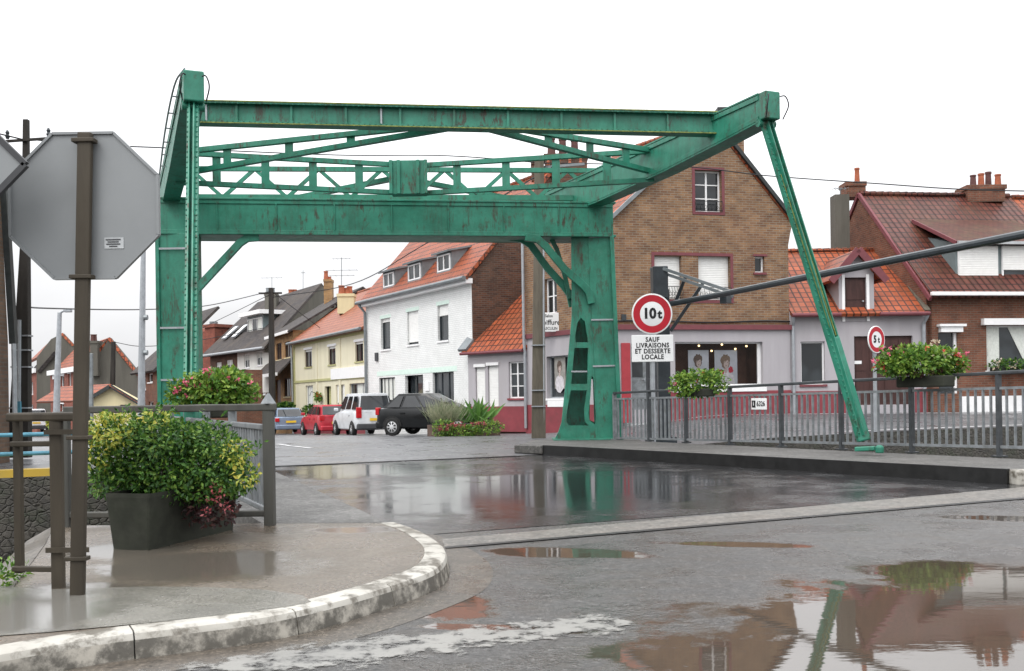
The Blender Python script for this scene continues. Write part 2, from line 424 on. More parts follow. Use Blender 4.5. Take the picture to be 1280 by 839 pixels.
mp = wn('ShaderNodeMapping'); wt.links.new(tc.outputs['Generated'], mp.inputs[0]); mp.inputs['Scale'].default_value = (1, 1, 3)
nz = wn('ShaderNodeTexNoise'); wt.links.new(mp.outputs[0], nz.inputs['Vector']); nz.inputs['Scale'].default_value = 2.2; nz.inputs['Detail'].default_value = 5
cl = wn('ShaderNodeMapRange'); wt.links.new(nz.outputs['Fac'], cl.inputs[0]); cl.inputs[1].default_value = .3; cl.inputs[2].default_value = .7; cl.inputs[3].default_value = .86; cl.inputs[4].default_value = 1.14
mu = wn('ShaderNodeMath', operation='MULTIPLY'); wt.links.new(mr.outputs[0], mu.inputs[0]); wt.links.new(cl.outputs[0], mu.inputs[1])
gr = wn('ShaderNodeMix'); gr.data_type = 'RGBA'; gr.blend_type = 'MULTIPLY'; gr.inputs[0].default_value = 1
wt.links.new(mu.outputs[0], gr.inputs[6]); gr.inputs[7].default_value = (.985, .99, 1.01, 1)
mx = wn('ShaderNodeMix'); mx.data_type = 'RGBA'; mx.inputs[0].default_value = .90
wt.links.new(sky.outputs[0], mx.inputs[6]); wt.links.new(gr.outputs[2], mx.inputs[7])
bg = wn('ShaderNodeBackground'); bg.inputs[1].default_value = .1; wt.links.new(mx.outputs[2], bg.inputs[0])
wo = wn('ShaderNodeOutputWorld'); wt.links.new(bg.outputs[0], wo.inputs[0])
sl = bpy.data.lights.new('sun', 'SUN'); sl.energy = 1.2; sl.angle = R(22); sl.color = (1, .97, .93)
so = bpy.data.objects.new('sun', sl); COL.objects.link(so)
sd = V(math.sin(SUN_AZ)*math.cos(SUN_EL), math.cos(SUN_AZ)*math.cos(SUN_EL), math.sin(SUN_EL))
so.rotation_euler = sd.to_track_quat('Z', 'Y').to_euler(); so.location = sd*60
S.view_settings.view_transform = 'Standard'; S.view_settings.look = 'None'; S.view_settings.exposure = 0; S.view_settings.gamma = 1
S.view_settings.use_curve_mapping = False

# ---------------------------------------------------------------- ground
def smooth(x, a, b):
    t = max(0, min(1, (x - a)/(b - a))); return t*t*(3 - 2*t)
BD = V(.902, .432, 0); BN = V(-.432, .902, 0); BP = V(-4.2, 17.55, 0)     # far bank edge: direction, normal away from us, a point
def gz(X, Y):
    n = (V(X, Y, 0) - BP).dot(BN); r = smooth(X, 2.2, 7)
    right = .2 + .25*smooth(n, 0, 9)
    left = max(-2.4, -.028*max(0, Y - 30))
    return left*(1 - r) + right*r
PAVE = .12
MATroad = m_wet('wet_asphalt', (.052, .050, .048),
    [(2.55, 4.3, 2.35, 2.2, 0), (2.9, 6.3, .9, .55, .2), (.35, 7.35, .8, .26, .3), (1.75, 7.6, .75, .16, .25), (4.5, 8.9, .75, .25, .3), (-.05, 4.95, .5, .10, .2), (-.62, 5.9, .35, .9, -.6)],
    rough=.45, pcol=(.060, .047, .036), film=.75, wet_lo=.42, wet_hi=.6, grain=48, bump=.9, tint=(.046, .037, .028))
MATdeck = m_wet('wet_bridge_deck_asphalt', (.024, .024, .025), [(.2, 12.6, 3.2, 4.6, .45), (-2.4, 16.2, 2.2, 2.4, .3)], rough=.34, pudrough=.085, pcol=(.014, .014, .015), film=.9, wet_lo=.36, wet_hi=.58, bump=.28, grain=40, edge=.6, nfac=.85)
MATpave = m_wet('wet_muddy_pavement', (.115, .095, .074), [(-2.45, 5.1, .85, .75, 0), (-2.0, 6.3, .9, .7, .4), (-2.7, 7.0, .6, .5, 0), (-1.3, 7.9, .5, .25, 0)], rough=.42, pudrough=.12, pcol=(.10, .088, .072), film=.8, wet_lo=.38, grain=130, bump=.3, edge=.45, tint=(.085, .068, .05))
MATwalk = m_wet('gritty_walkway_tarmac', (.095, .092, .087), rough=.65, film=.2, grain=45, bump=.6)
MATwalk2 = m_wet('gritty_grey_walkway', (.085, .082, .076), rough=.65, film=.2, grain=45, bump=.6)
MATstreet = m_wet('damp_street_asphalt', (.095, .097, .102), rough=.42, film=.6, grain=300, bump=.02)
MATconc = m_wet('pale_wet_concrete', (.11, .103, .092), rough=.5, film=.5, grain=40, bump=.3, tint=(.16, .14, .12))
MATgut = m_wet('muddy_gutter', (.075, .063, .05), rough=.4, film=.9, grain=60, bump=.3)
def m_worn(name, paint, under, lo, hi, scale=9, see=False):
    t = NT(name); v = t.pos()
    f = t.ramp(t.math('ADD', t.math('MULTIPLY', t.noise(v, scale, 7, .7), .7), t.math('MULTIPLY', t.noise(v, scale*.25, 4), .3)), lo, hi)
    c = t.mix(f, paint, under); c = t.mix(t.math('MULTIPLY', t.ramp(t.noise(v, 2.5, 5), .4, .7), .35), c, sc(under, 1.4))
    t.p(col=c, rough=t.lerp(t.noise(v, 3), .25, .6), normal=t.bump(t.noise(v, 40, 3), .3, .006))
    if see:
        av = t.n('ShaderNodeAttribute'); av.attribute_name = 'paint'
        k = t.math('ADD', t.math('MULTIPLY', t.noise(v, scale, 8, .72), 1.0), t.math('MULTIPLY', t.math('SUBTRACT', 1.0, av.outputs['Fac']), .24))
        t.p(alpha=t.math('SUBTRACT', 1.0, t.ramp(k, lo + .06, hi + .06)))
    return t.mat
MATkerb = m_worn('worn_white_kerb_paint', (.40, .385, .345), (.10, .088, .068), .46, .60, 7)
MATface = m_worn('grimy_kerb_face', (.30, .28, .24), (.06, .054, .043), .38, .56, 9)
MATpaint = m_worn('worn_white_road_paint', (.22, .215, .20), (.08, .078, .075), .45, .60, 7, see=True)
MATdash = m_worn('street_line_paint', (.62, .62, .62), (.15, .15, .15), .6, .75, 6)
MATsteel = m_plain('black_steel_kerb', (.014, .014, .014), .4, var=.3, scale=5)

road = [(-9, -8), (-9, 1), (-4.6, 4.25), (-2.78, 5.46), (-3.47, 7.35), (-3.9, 8.45), (-2.05, 8.42), (-1.0, 8.27), (5.85, 11.4), (6.6, 12.3), (11, 12.9), (60, 36), (60, -8)]
struct(MB().poly([V(x, y, 0) for x, y in road]).build('road', MATroad))
# bridge deck between the banks, far edge butts the street
deck = [(-1.0, 8.30), (6.15, 11.55), (6.2, 12.2), (.95, 20.2), (.1, 19.68), (-4.62, 17.42)]
mb = MB(); mb.prism([V(x, y, -.35) for x, y in deck], V(0, 0, .352)); struct(mb.build('bridge_deck', MATdeck))
# left walkway of the bridge, level with the pavement
mb = MB(); mb.prism([V(x, y, -.2) for x, y in [(-2.12, 8.40), (-1.05, 8.32), (-4.58, 17.36), (-5.95, 16.75)]], V(0, 0, PAVE + .2)); struct(mb.build('walkway', MATwalk))
# right walkway with black steel kerb
K0, K1 = G(1260, 587, .18), G(680, 557, .18)
wk = [(K0.x + .04, K0.y + .03), (K1.x + .05, K1.y), (.14, 20.55), (.5, 22.6), (2.9, 23.6), (2.75, 21.1), (7.15, 13.9), (8.0, 12.6)]
mb = MB(); mb.prism([V(x, y, -.2) for x, y in wk], V(0, 0, .38)); struct(mb.build('walkway', MATwalk2))
mb = MB(); a, b = V(K0.x, K0.y, .095), V(K1.x, K1.y, .095)
mb.beam(a, b, .07, .185); struct(mb.build('kerb', MATsteel))
mb = MB(); mb.beam(b, V(.08, 20.6, .085), .14, .17); struct(mb.build('kerb', MATwalk2, bevel=.02))
mb = MB(); mb.beam(V(K0.x + .02, K0.y - .04, .08), V(11, 12.7, .08), .22, .20); struct(mb.build('kerb', MATkerb, bevel=.03))
mb = MB(); mb.prism([V(K0.x + .1, K0.y + .1, -.1), V(11, 12.8, -.1), V(11, 13.4, -.1), V(7.9, 12.9, -.1)], V(0, 0, .27)); struct(mb.build('pavement', MATwalk2))
# concrete joint at the near end of the deck, dark gap at the far end
jq = [G(552, 675), G(1290, 608.5), G(1290, 622), G(556, 685)]
mb = MB(); mb.poly([p + V(0, 0, .006) for p in jq]); struct(mb.build('joint_strip', MATconc))
mb = MB(); mb.poly([p + V(0, 0, .008) for p in (G(556, 684.5), G(1290, 621.6), G(1290, 623.6), G(557, 686.6))]); struct(mb.build('joint_gap', MATsteel))
e0, e1 = G(338, 583.6), G(648, 570.4)
mb = MB(); mb.beam(V(e0.x, e0.y, .008), V(e1.x, e1.y, .008), .16, .012); struct(mb.build('joint_gap', MATsteel))

# pavement with the curved white kerb
kp = [(-700, 890), (-260, 850), (-60, 826), (0, 817), (125, 796), (250, 781), (340, 769), (429, 749), (500, 728), (543, 712), (558, 697), (556, 683), (541, 671), (522, 661), (497, 652.5)]
kout = catmull([G(x, y, PAVE) for x, y in kp], 6)
def offset(path, d):
    o = []
    for i, p in enumerate(path):
        t = (path[min(i+1, len(path)-1)] - path[max(i-1, 0)]).normalized(); o.append(p + V(-t.y, t.x, 0)*d)
    return o
kin = offset(kout, .15); kmid = offset(kout, .035); kg0 = offset(kout, -.02); kg1 = offset(kout, -.30)
def strip(mb, rows):
    n = len(rows[0]); vs = [p for r in rows for p in r]
    return mb.add(vs, [(i*n + j, i*n + j + 1, (i+1)*n + j + 1, (i+1)*n + j) for i in range(len(rows) - 1) for j in range(n - 1)])
dz = lambda path, z: [V(p.x, p.y, z) for p in path]
mb = MB(); rows_ = [dz(kg0, -.02), dz(kout, PAVE - .035), dz(offset(kout, .012), PAVE - .008), dz(kmid, PAVE + .002), dz(kin, PAVE + .003), dz(kin, -.02)]
cut, acc = [0], 0
for i in range(1, len(kout)):
    acc += (kout[i] - kout[i - 1]).length
    if acc > .72: cut.append(i); acc = 0
cut.append(len(kout) - 1)
for i0, i1 in zip(cut, cut[1:]):
    if i1 <= i0: continue
    seg_ = []
    for r_ in rows_:
        q = list(r_[i0:i1 + 1]); q[0] = q[0].lerp(q[1], .05); q[-1] = q[-1].lerp(q[-2], .05); seg_.append(q)
    mb.cur = 1; strip(mb, seg_[:2]); mb.cur = 0; strip(mb, seg_[1:])
    for e_ in (0, -1): mb.poly([r_[e_] for r_ in seg_])
struct(mb.build('kerb', [MATkerb, MATface], smooth=True, merge=.0005))
mb = MB(); strip(mb, [dz(offset(kout, .01), -.01), dz(offset(kout, .012), PAVE - .03), dz(offset(kmid, .0), PAVE - .008), dz(kin, PAVE - .004)]); struct(mb.build('kerb_joints', MATsteel))
pp = [(-60, 728), (60, 737), (185, 733), (262, 734), (330, 737), (378, 744), (389, 752), (366, 757), (345, 760), (300, 766), (180, 779), (60, 790), (-60, 799)]
MATslab = m_wet('pale_wet_slab', (.145, .138, .12), [(-2.55, 4.9, .75, .75, 0)], rough=.38, pudrough=.14, pcol=(.15, .145, .13), film=.9, wet_lo=.35, grain=170, bump=.22, edge=.5)
mb = MB(); mb.poly([G(x, y, PAVE + .004) for x, y in pp]); struct(mb.build('concrete_slab', MATslab))
mb = MB(); strip(mb, [dz(kg1, .0016), dz(kg0, .004)]); struct(mb.build('gutter_channel', MATgut))
mb = MB(); mb.poly(dz(kin, PAVE) + [V(-1.08, 8.30, PAVE), V(-2.1, 8.39, PAVE), V(-3.9, 8.44, PAVE), V(-3.46, 7.35, PAVE), V(-2.77, 5.46, PAVE), V(-4.5, 4.3, PAVE), V(-7, 2.6, PAVE)])
struct(mb.build('pavement', MATpave))
# sloping coping along the left edge of the pavement
mb = MB(); strip(mb, [[V(-2.77, 5.46, PAVE + .004), V(-3.46, 7.35, PAVE + .004), V(-3.9, 8.44, PAVE + .004)], [V(-3.05, 5.5, -.02), V(-3.8, 7.4, -.02), V(-4.2, 8.6, -.02)], [V(-3.1, 5.5, -2.4), V(-3.85, 7.4, -2.4), V(-4.25, 8.6, -2.4)]])
struct(mb.build('coping', MATconc))
# worn white paint band across the near road
band = [[(180, 842), (330, 815), (430, 800), (560, 789), (650, 779), (738, 769), (770, 766)], [(330, 842), (430, 832), (520, 820), (610, 806), (700, 797), (770, 788), (800, 782)]]
mb = MB(); 
r0_, r1_ = [[G(x, y, .004) for x, y in r] for r in band]
rr_ = [catmull(r, 5) for r in (r0_, r1_)]
fr_ = [-.25, 0, .25, .5, .75, 1, 1.25]; strip(mb, [[p.lerp(q, f) for p, q in zip(*rr_)] for f in fr_])
po_ = mb.build('painted_line', MATpaint, recalc=False); struct(po_)
at_ = po_.data.attributes.new('paint', 'FLOAT', 'POINT'); nc_ = len(rr_[0]); wv_ = [0, .55, .9, 1, .9, .55, 0]
at_.data.foreach_set('value', [wv_[i]*min(1, j/2 + .3, (nc_ - 1 - j)/2 + .3) for i in range(len(fr_)) for j in range(nc_)])

# far land
def spaced(a, b, n, p): return [a + (b - a)*(i/n)**p for i in range(n + 1)]
ts = sorted(set([-x for x in spaced(0, 500, 40, 2.2)] + spaced(0, 500, 40, 2.2))); ns = spaced(0, 900, 60, 2.4)
mb = MB(); vs = []
for n in ns:
    for t_ in ts:
        q = BP + BD*t_ + BN*n; vs.append(V(q.x, q.y, gz(q.x, q.y)))
k = len(ts); mb.add(vs, [(i*k + j, i*k + j + 1, (i+1)*k + j + 1, (i+1)*k + j) for i in range(len(ns) - 1) for j in range(k - 1)])
struct(mb.build('street', MATstreet))
mb = MB(); mb.poly([V(-900, -600, -3.2), V(900, -600, -3.2), V(900, 1200, -3.2), V(-900, 1200, -3.2)]); struct(mb.build('ground', MATstreet))
tw = NT('canal_water'); tw.p(col=(.035, .04, .025), rough=.06, ior=1.33, normal=tw.bump(tw.noise(tw.pos(), 2.5, 4), .08, .05))
mb = MB(); mb.poly([V(-150, -90, -1.9), V(150, -90, -1.9), V(150, 110, -1.9), V(-150, 110, -1.9)]); struct(mb.build('canal_water', tw.mat))
mb = MB(); vs = []
for t_ in [x for x in ts if abs(x) < 130]:
    q = BP + BD*t_ - BN*.01; q2 = BP + BD*t_ - BN*.35; vs += [V(q.x, q.y, gz(q.x, q.y) - .002), V(q2.x, q2.y, -3.2)]
mb.add(vs, [(2*i, 2*i + 1, 2*i + 3, 2*i + 2) for i in range(len(vs)//2 - 1)])
tag(mb.build('quay_wall', M['stone']), 'dark rubble stone wall along the far bank of the canal', 'wall')
mb = MB(); nb = [(-9, -8), (-9, 1), (-4.6, 4.2), (-3.12, 5.52), (-3.87, 7.42), (-4.27, 8.62), (-2.05, 8.6), (-1.0, 8.5), (5.9, 11.6), (9.0, 12.9), (60, 36.5)]
for (x0, y0), (x1, y1) in zip(nb, nb[1:]): mb.poly([V(x0, y0, -.03), V(x1, y1, -.03), V(x1, y1, -3.2), V(x0, y0, -3.2)])
tag(mb.build('quay_wall', M['stone']), 'stone wall under the near pavement edge, facing the canal', 'wall')
# painted lines and kerbs over there
def gstrip(pts, w, z, name, mat):
    mb = MB(); a, b = [], []
    for i, p in enumerate(pts):
        t_ = (pts[min(i+1, len(pts)-1)] - pts[max(i-1, 0)]).normalized(); nn = V(-t_.y, t_.x, 0)*w/2
        for lst, q in ((a, p + nn), (b, p - nn)): lst.append(V(q.x, q.y, gz(q.x, q.y) + z))
    strip(mb, [a, b]); return struct(mb.build(name, mat))
def seg(a, b, n=14): return [a.lerp(b, i/n) for i in range(n + 1)]
gstrip(seg(G(347, 555.5), G(364, 557.8), 3), .13, .01, 'painted_line', MATdash)
gstrip(seg(G(367, 558.2), G(390, 560.8), 3), .13, .01, 'painted_line', MATdash)
gstrip(seg(BP + BD*13.5 + BN*.25, BP + BD*60 + BN*.25, 60), .16, .03, 'coping', MATdash)
gstrip(seg(V(3.4, 31.6, 0), V(30, 34.6, 0), 30), .14, .05, 'kerb', MATdash)
MATyel = m_worn('yellow_kerb_edge', (.45, .30, .04), (.2, .16, .06), .55, .7, 5)
mb = MB(); a = BP - BD*30; b = BP - BD*3.2
mb.beam(a + BN*.15 + V(0, 0, .06), BP - BD*3.3 + BN*.15 + V(0, 0, .06), .25, .12); struct(mb.build('kerb', MATyel))
# ---------------------------------------------------------------- drawbridge
def tri_fill(outline, holes):
    vs, es = [], []
    for loop in [outline] + holes:
        o = len(vs); n = len(loop); vs += [Vector((p[0], p[1])) for p in loop]; es += [(o + i, o + (i+1) % n) for i in range(n)]
    co, _, fs, *_r = delaunay_2d_cdt(vs, es, [], 0, 1e-5)
    def inside(p, lp):
        c = False; n = len(lp)
        for i in range(n):
            (x1, y1), (x2, y2) = lp[i][:2], lp[(i+1) % n][:2]
            if (y1 > p[1]) != (y2 > p[1]) and p[0] < (x2 - x1)*(p[1] - y1)/(y2 - y1) + x1: c = not c
        return c
    keep = []
    for f in fs:
        m = sum((co[i] for i in f), Vector((0, 0)))/len(f)
        if inside(m, outline) and not any(inside(m, h) for h in holes): keep.append(tuple(f))
    return co, keep
def plate(mb, outline, holes, Y, thick):        # px outline on the plane at depth Y, extruded backwards
    conv = lambda lp: [(lambda q: (q.x, q.z))(P(x, y, Y)) for x, y in lp]
    o, hs = conv(outline), [conv(h) for h in holes]
    co, fs = tri_fill(o, hs)
    for d in (0, thick): mb.add([V(c.x, Y + d, c.y) for c in co], fs)
    for lp in [o] + hs:
        n = len(lp)
        mb.add([V(x, Y, z) for x, z in lp] + [V(x, Y + thick, z) for x, z in lp], [(i, (i+1) % n, (i+1) % n + n, i + n) for i in range(n)])
    return mb

br = empty('drawbridge', P(480, 560, 21.5)*1.0, 'large green riveted steel drawbridge with overhead balance beams and rust streaks', 'drawbridge')
g = M['green']; YL, YR = 21.0, 22.3
def seam(p, q, parent, mb=None): pass
# left leg: riveted box column with edge flanges
x0 = P(197, 400, YL).x; x1 = P(241, 400, YL).x
mb = MB(); mb.box(x0 + .04, x1 - .04, YL + .02, YL + .55, -.1, 4.72); mb.box(x0 - .02, x0 + .06, YL - .03, YL + .6, -.1, 4.72); mb.box(x1 - .06, x1 + .02, YL - .03, YL + .6, -.1, 4.72)
ll = mb.build('portal_leg', g, br, bevel=.008)
for y in (311, 410, 475): q = P(215, y, YL); mb = MB(); mb.box(x0 + .06, x1 - .06, YL - .03, YL - .016, q.z - .02, q.z + .02); mb.build('reflective_strip', M['galv_light'], ll)
# right leg: tapering frame with slotted web
mb = MB()
plate(mb, [(735, 296), (765, 296), (770, 400), (776, 552), (748, 552), (744, 470), (738, 365)], [], YR, .42)
mb.beam(P(764.5, 296, YR - .03), P(775.5, 552, YR - .03), .09, .12, (0, 1, 0))
plate(mb, [(714, 296), (737, 296), (739, 370), (744, 470), (749, 540), (750, 552), (692, 552), (698, 540), (702, 528), (709, 460), (715, 393)],
      [[(719, 420), (721.5, 404), (726, 397), (731, 402), (734, 420), (735, 428), (719.5, 428)], [(718, 435), (735, 435), (734, 480), (714, 480)],
       [(713.5, 488), (733.5, 488), (730, 512), (731, 527), (736, 532), (711, 532), (708, 526), (708.5, 515)], [(739.5, 470), (741.5, 472), (745, 520), (744, 531), (737, 526), (735.5, 516), (738, 495)]], YR + .02, .12)
plate(mb, [(716, 300), (737, 300), (748, 545), (704, 545), (714, 420)], [[(737.5, 474), (741, 474), (743, 528), (737, 525)]], YR + .62, .06)
for xa, xb, in ((704, 717), (748, 738)): mb.beam(P(xa, 545, YR + .36), P(xb, 400, YR + .4), .05, .5, (0, 1, 0))
rl = mb.build('portal_leg', g, br, bevel=.006)
for xa, ya, xb, yb in ((736, 296.5, 763, 295.5), (739, 400, 769, 399.5), (741, 458, 772, 457), (714, 464.5, 734, 464.5)): mb = MB(); mb.beam(P(xa, ya, YR - .02), P(xb, yb, YR - .02), .02, .035); mb.build('reflective_strip', M['galv_light'], rl)
mb = MB(); q = P(735, 552, YR); mb.frame(V(q.x, YR + .3, .14), V(.78, 0, 0), V(0, .5, 0), V(0, 0, .07)); mb.build('base_shoe', g, rl, bevel=.01)
# portal beam
bz0, bz1 = 4.70, 5.47
xl, xr = P(197, 270, YL).x, P(766, 270, YR).x
mb = MB(); a, b = V(xl, YL + .02, 0), V(xr, YR, 0)
zc = (bz0 + bz1)/2; d = V(0, .44, 0)
mb.beam(a + V(0, 0, zc), b + V(0, 0, zc), .05, bz1 - bz0 - .02)
mb.beam(a + d*2 + V(0, 0, zc), b + d*2 + V(0, 0, zc), .05, bz1 - bz0 - .02)
mb.beam(a + d + V(0, 0, bz1), b + d + V(0, 0, bz1), 1.0, .04); mb.beam(a + d + V(0, 0, bz0 + .03), b + d + V(0, 0, bz0 + .03), .98, .04)
for zz in (bz0 + .06, bz1 - .06): mb.beam(a + V(0, -.03, zz), b + V(0, -.03, zz), .03, .09)
for i in range(1, 8): q = a.lerp(b, i/8); mb.beam(q + V(0, -.025, bz0 + .1), q + V(0, -.025, bz1 - .1), .025, .06, (0, 1, 0))
mb.build('portal_beam', g, br, bevel=.005)
# knee braces
def brace(pts, Yf, w=.1, dep=.16):
    mb = MB(); pp = [P(x, y, Yf(x)) for x, y in pts]
    for p, q in zip(pp, pp[1:]): e = (q - p).normalized()*.03; mb.beam(p - e, q + e, dep, w, (0, 1, 0) if abs((q - p).normalized().y) < .9 else (0, 0, 1))
    return mb.build('knee_brace', g, br, bevel=.006)
fy = lambda off: (lambda x: YL + (x - 200)/565*(YR - YL) + off)
brace([(322, 297), (309, 298), (300, 304), (272, 334), (247, 361), (240, 372)], fy(.06))
brace([(658, 297), (672, 299), (682, 308), (706, 337), (728, 356), (736, 365), (739, 378)], fy(-.02), .12)
brace([(636, 297), (652, 299), (663, 306), (684, 335), (704, 357), (712, 368), (715, 382)], fy(.62), .12)
brace([(688, 297), (696, 312), (706, 345), (712, 372)], fy(.5), .08, .1)
# balance arms
def arm(st, name='balance_arm', hw=.17):
    mb = MB(); n = len(st); C = [(V(q[0], q[1], 0), q[2], q[3]) for q in st]
    d = (C[-1][0] - C[0][0]).normalized(); s_ = V(d.y, -d.x, 0)
    for (p, zt, zb), (q, zt2, zb2) in zip(C, C[1:]):
        for k in (-1, 1):
            o = s_*(hw - .05)*k; t_ = s_*.02
            mb.prism([p + o - t_ + V(0, 0, zb), p + o + t_ + V(0, 0, zb), p + o + t_ + V(0, 0, zt), p + o - t_ + V(0, 0, zt)], V(0, 0, 0)) if False else None
            A = [p + o - t_ + V(0, 0, zb), p + o + t_ + V(0, 0, zb), p + o + t_ + V(0, 0, zt), p + o - t_ + V(0, 0, zt)]
            B = [q + o - t_ + V(0, 0, zb2), q + o + t_ + V(0, 0, zb2), q + o + t_ + V(0, 0, zt2), q + o - t_ + V(0, 0, zt2)]
            mb.add(A + B, [(0, 1, 2, 3), (7, 6, 5, 4), (0, 1, 5, 4), (1, 2, 6, 5), (2, 3, 7, 6), (3, 0, 4, 7)])
        for za, zb_ in ((zt, zt2), (zb - .03, zb2 - .03)):
            A = [p - s_*hw + V(0, 0, za), p + s_*hw + V(0, 0, za), p + s_*hw + V(0, 0, za + .03), p - s_*hw + V(0, 0, za + .03)]
            B = [q - s_*hw + V(0, 0, zb_), q + s_*hw + V(0, 0, zb_), q + s_*hw + V(0, 0, zb_ + .03), q - s_*hw + V(0, 0, zb_ + .03)]
            mb.add(A + B, [(0, 1, 2, 3), (7, 6, 5, 4), (0, 1, 5, 4), (1, 2, 6, 5), (2, 3, 7, 6), (3, 0, 4, 7)])
        for zz in (.12,):      # riveted edge angles
            for k in (-1, 1):
                o = s_*(hw - .02)*k
                mb.beam(p + o + V(0, 0, zb + .05), q + o + V(0, 0, zb2 + .05), .03, .08); mb.beam(p + o + V(0, 0, zt - .05), q + o + V(0, 0, zt2 - .05), .03, .08)
    return mb, d, s_
def axis_pt(x, ytop, Y): p = P(x, ytop, Y); return (p.x, p.y)
ra = []
for x, yt, yb, Y in ((752, 213, 254, 21.9), (834, 170, 211, 19.2), (905, 140, 176, 17.6), (968, 118, 152, 16.4)):
    p = P(x, yt, Y); ra.append([p.x, p.y, 6.12, P(x, yb, Y).z])
d0 = (V(ra[-1][0], ra[-1][1], 0) - V(ra[0][0], ra[0][1], 0)).normalized()
a0 = V(ra[0][0], ra[0][1], 0) - d0*2.6
st = [[a0.x, a0.y, 6.12, 5.45]] + [[a0.x + d0.x*t_, a0.y + d0.y*t_, 6.12, zb] for t_, zb in ((2.6, 5.42), (5.4, 5.5), (7.2, 5.6), (8.35, 5.68))]
mb, dr, sr = arm(st); rarm = mb.build('balance_arm', g, br, bevel=.004)
rtip = V(st[-1][0], st[-1][1], 5.92)
lt, lp = P(241, 92, 15.1), P(213, 212, 21.2)
d1 = V(lp.x - lt.x, lp.y - lt.y, 0).normalized()
st = [[lp.x + d1.x*2.6, lp.y + d1.y*2.6, 6.12, 5.45], [lp.x, lp.y, 6.12, 5.43], [(lp.x + lt.x)/2, (lp.y + lt.y)/2, 6.12, 5.52], [lt.x, lt.y, 6.12, 5.74]]
mb, dl, sl_ = arm(st); larm = mb.build('balance_arm', g, br, bevel=.004)
ltip = V(lt.x, lt.y, 5.9)
# tip heads: boxed end with pin and cable loop
for tip, arm_o, dd, ss in ((rtip, rarm, dr, sr), (ltip, larm, dl, sl_)):
    mb = MB(); mb.frame(tip + dd*.05, dd*.14, ss*.15, V(0, 0, .23)); mb.build('arm_head', g, arm_o, bevel=.02)
    mb = MB(); mb.tube([tip - ss*.165 - V(0, 0, .27), tip + ss*.165 - V(0, 0, .27)], .065, 14); mb.build('hinge_pin', g, arm_o, smooth=True)
    c = tip + dd*.22 + V(0, 0, -.02)
    for k in (-1, 1): mb = MB(); mb.tube(catmull([c + ss*.12*k + V(0, 0, .16), c + ss*.17*k + dd*.08 + V(0, 0, .14), c + ss*.21*k + dd*.1 + V(0, 0, -.02), c + ss*.17*k + V(0, 0, -.22)], 6), .012, 5); mb.build('cable_loop', M['wire'], arm_o, smooth=True)
UP_ = V(0, 0, 1)
# hand line along the outer edge of the left arm
mb = MB(); a = V(lt.x, lt.y, 6.16) - sl_*-.2; b = V(lp.x, lp.y, 6.16) - sl_*-.2
sgn = -1 if (a - V(0, 0, 0)).x > lt.x else 1
oo = V(-.93, -.37, 0)*.23
mb.tube(catmull([V(lt.x, lt.y, 6.2) + oo*.5, V(lt.x, lt.y, 6.12).lerp(V(lp.x, lp.y, 6.12), .1) + oo, V(lt.x, lt.y, 6.08).lerp(V(lp.x, lp.y, 6.05), .5) + oo*1.1, V(lp.x, lp.y, 5.9) + oo], 6), .016, 6)
for k in range(1, 7): q = V(lt.x, lt.y, 6.1).lerp(V(lp.x, lp.y, 6.0), k/7); mb.beam(q - UP_*.05, q + oo*1.1 - UP_*.05, .02, .02)
mb.build('hand_line', M['zinc'], larm, smooth=True)
# hanger rods
def rod(p, q, w, side):
    mb = MB(); p, q = Vector(p), Vector(q); ax = (q - p).normalized(); s_ = Vector(side)
    fr = s_.cross(ax).normalized()
    if fr.y > 0: fr = -fr
    for k in (-1, 1):
        mb.beam(p + s_*w*.34*k, q + s_*w*.34*k, w*.30, .05, fr); mb.beam(p + s_*w*.20*k + fr*.04, q + s_*w*.20*k + fr*.04, .02, .09, fr)
    mb.beam(p - fr*.03, q - fr*.03, w, .02, fr)
    L = (q - p).length; n = int(L/.095)
    for i in range(n):
        c = p + ax*(i + .5)*L/n
        for k in (-1, 1): mb.lathe(c + s_*w*.40*k + fr*.022, fr, [(.017, 0), (.015, .012), (.006, .02)], 6)
    return mb
lb, rb = P(238, 482, 13.0), P(1078, 545, 15.75)
lrod = rod(ltip - V(0, 0, .18), lb, .17, (1, 0, 0)).build('hanger_rod', g, br)
sd2 = V(.85, .5, 0).normalized()
rrod = rod(rtip - V(0, 0, .22), rb, .24, sd2).build('hanger_rod', g, br)
mb = MB(); q = lb; mb.frame(q + V(0, 0, -.5), V(.075, 0, 0), V(0, .06, 0), V(0, 0, .55)); mb.build('rod_foot', g, lrod, bevel=.015)
ftop = (rtip - V(0, 0, .22)).lerp(rb, .70)
mb = MB(); mb.beam(rb + (ftop - rb)*1.0 , rb + (rb - ftop)*.05, .20, .12, V(0, 1, 0)); mb.build('rod_foot', g, rrod, bevel=.02)
mb = MB(); q = P(1086, 561, 15.3); mb.beam(q - V(.18, -.1, .01), q + V(.08, -.05, .01), .10, .07); mb.lathe(q + V(.12, -.12, -.06), V(0, 0, 1), [(.065, 0), (.065, .09), (.035, .12)], 12); mb.build('deck_anchor', g, rrod, bevel=.015)
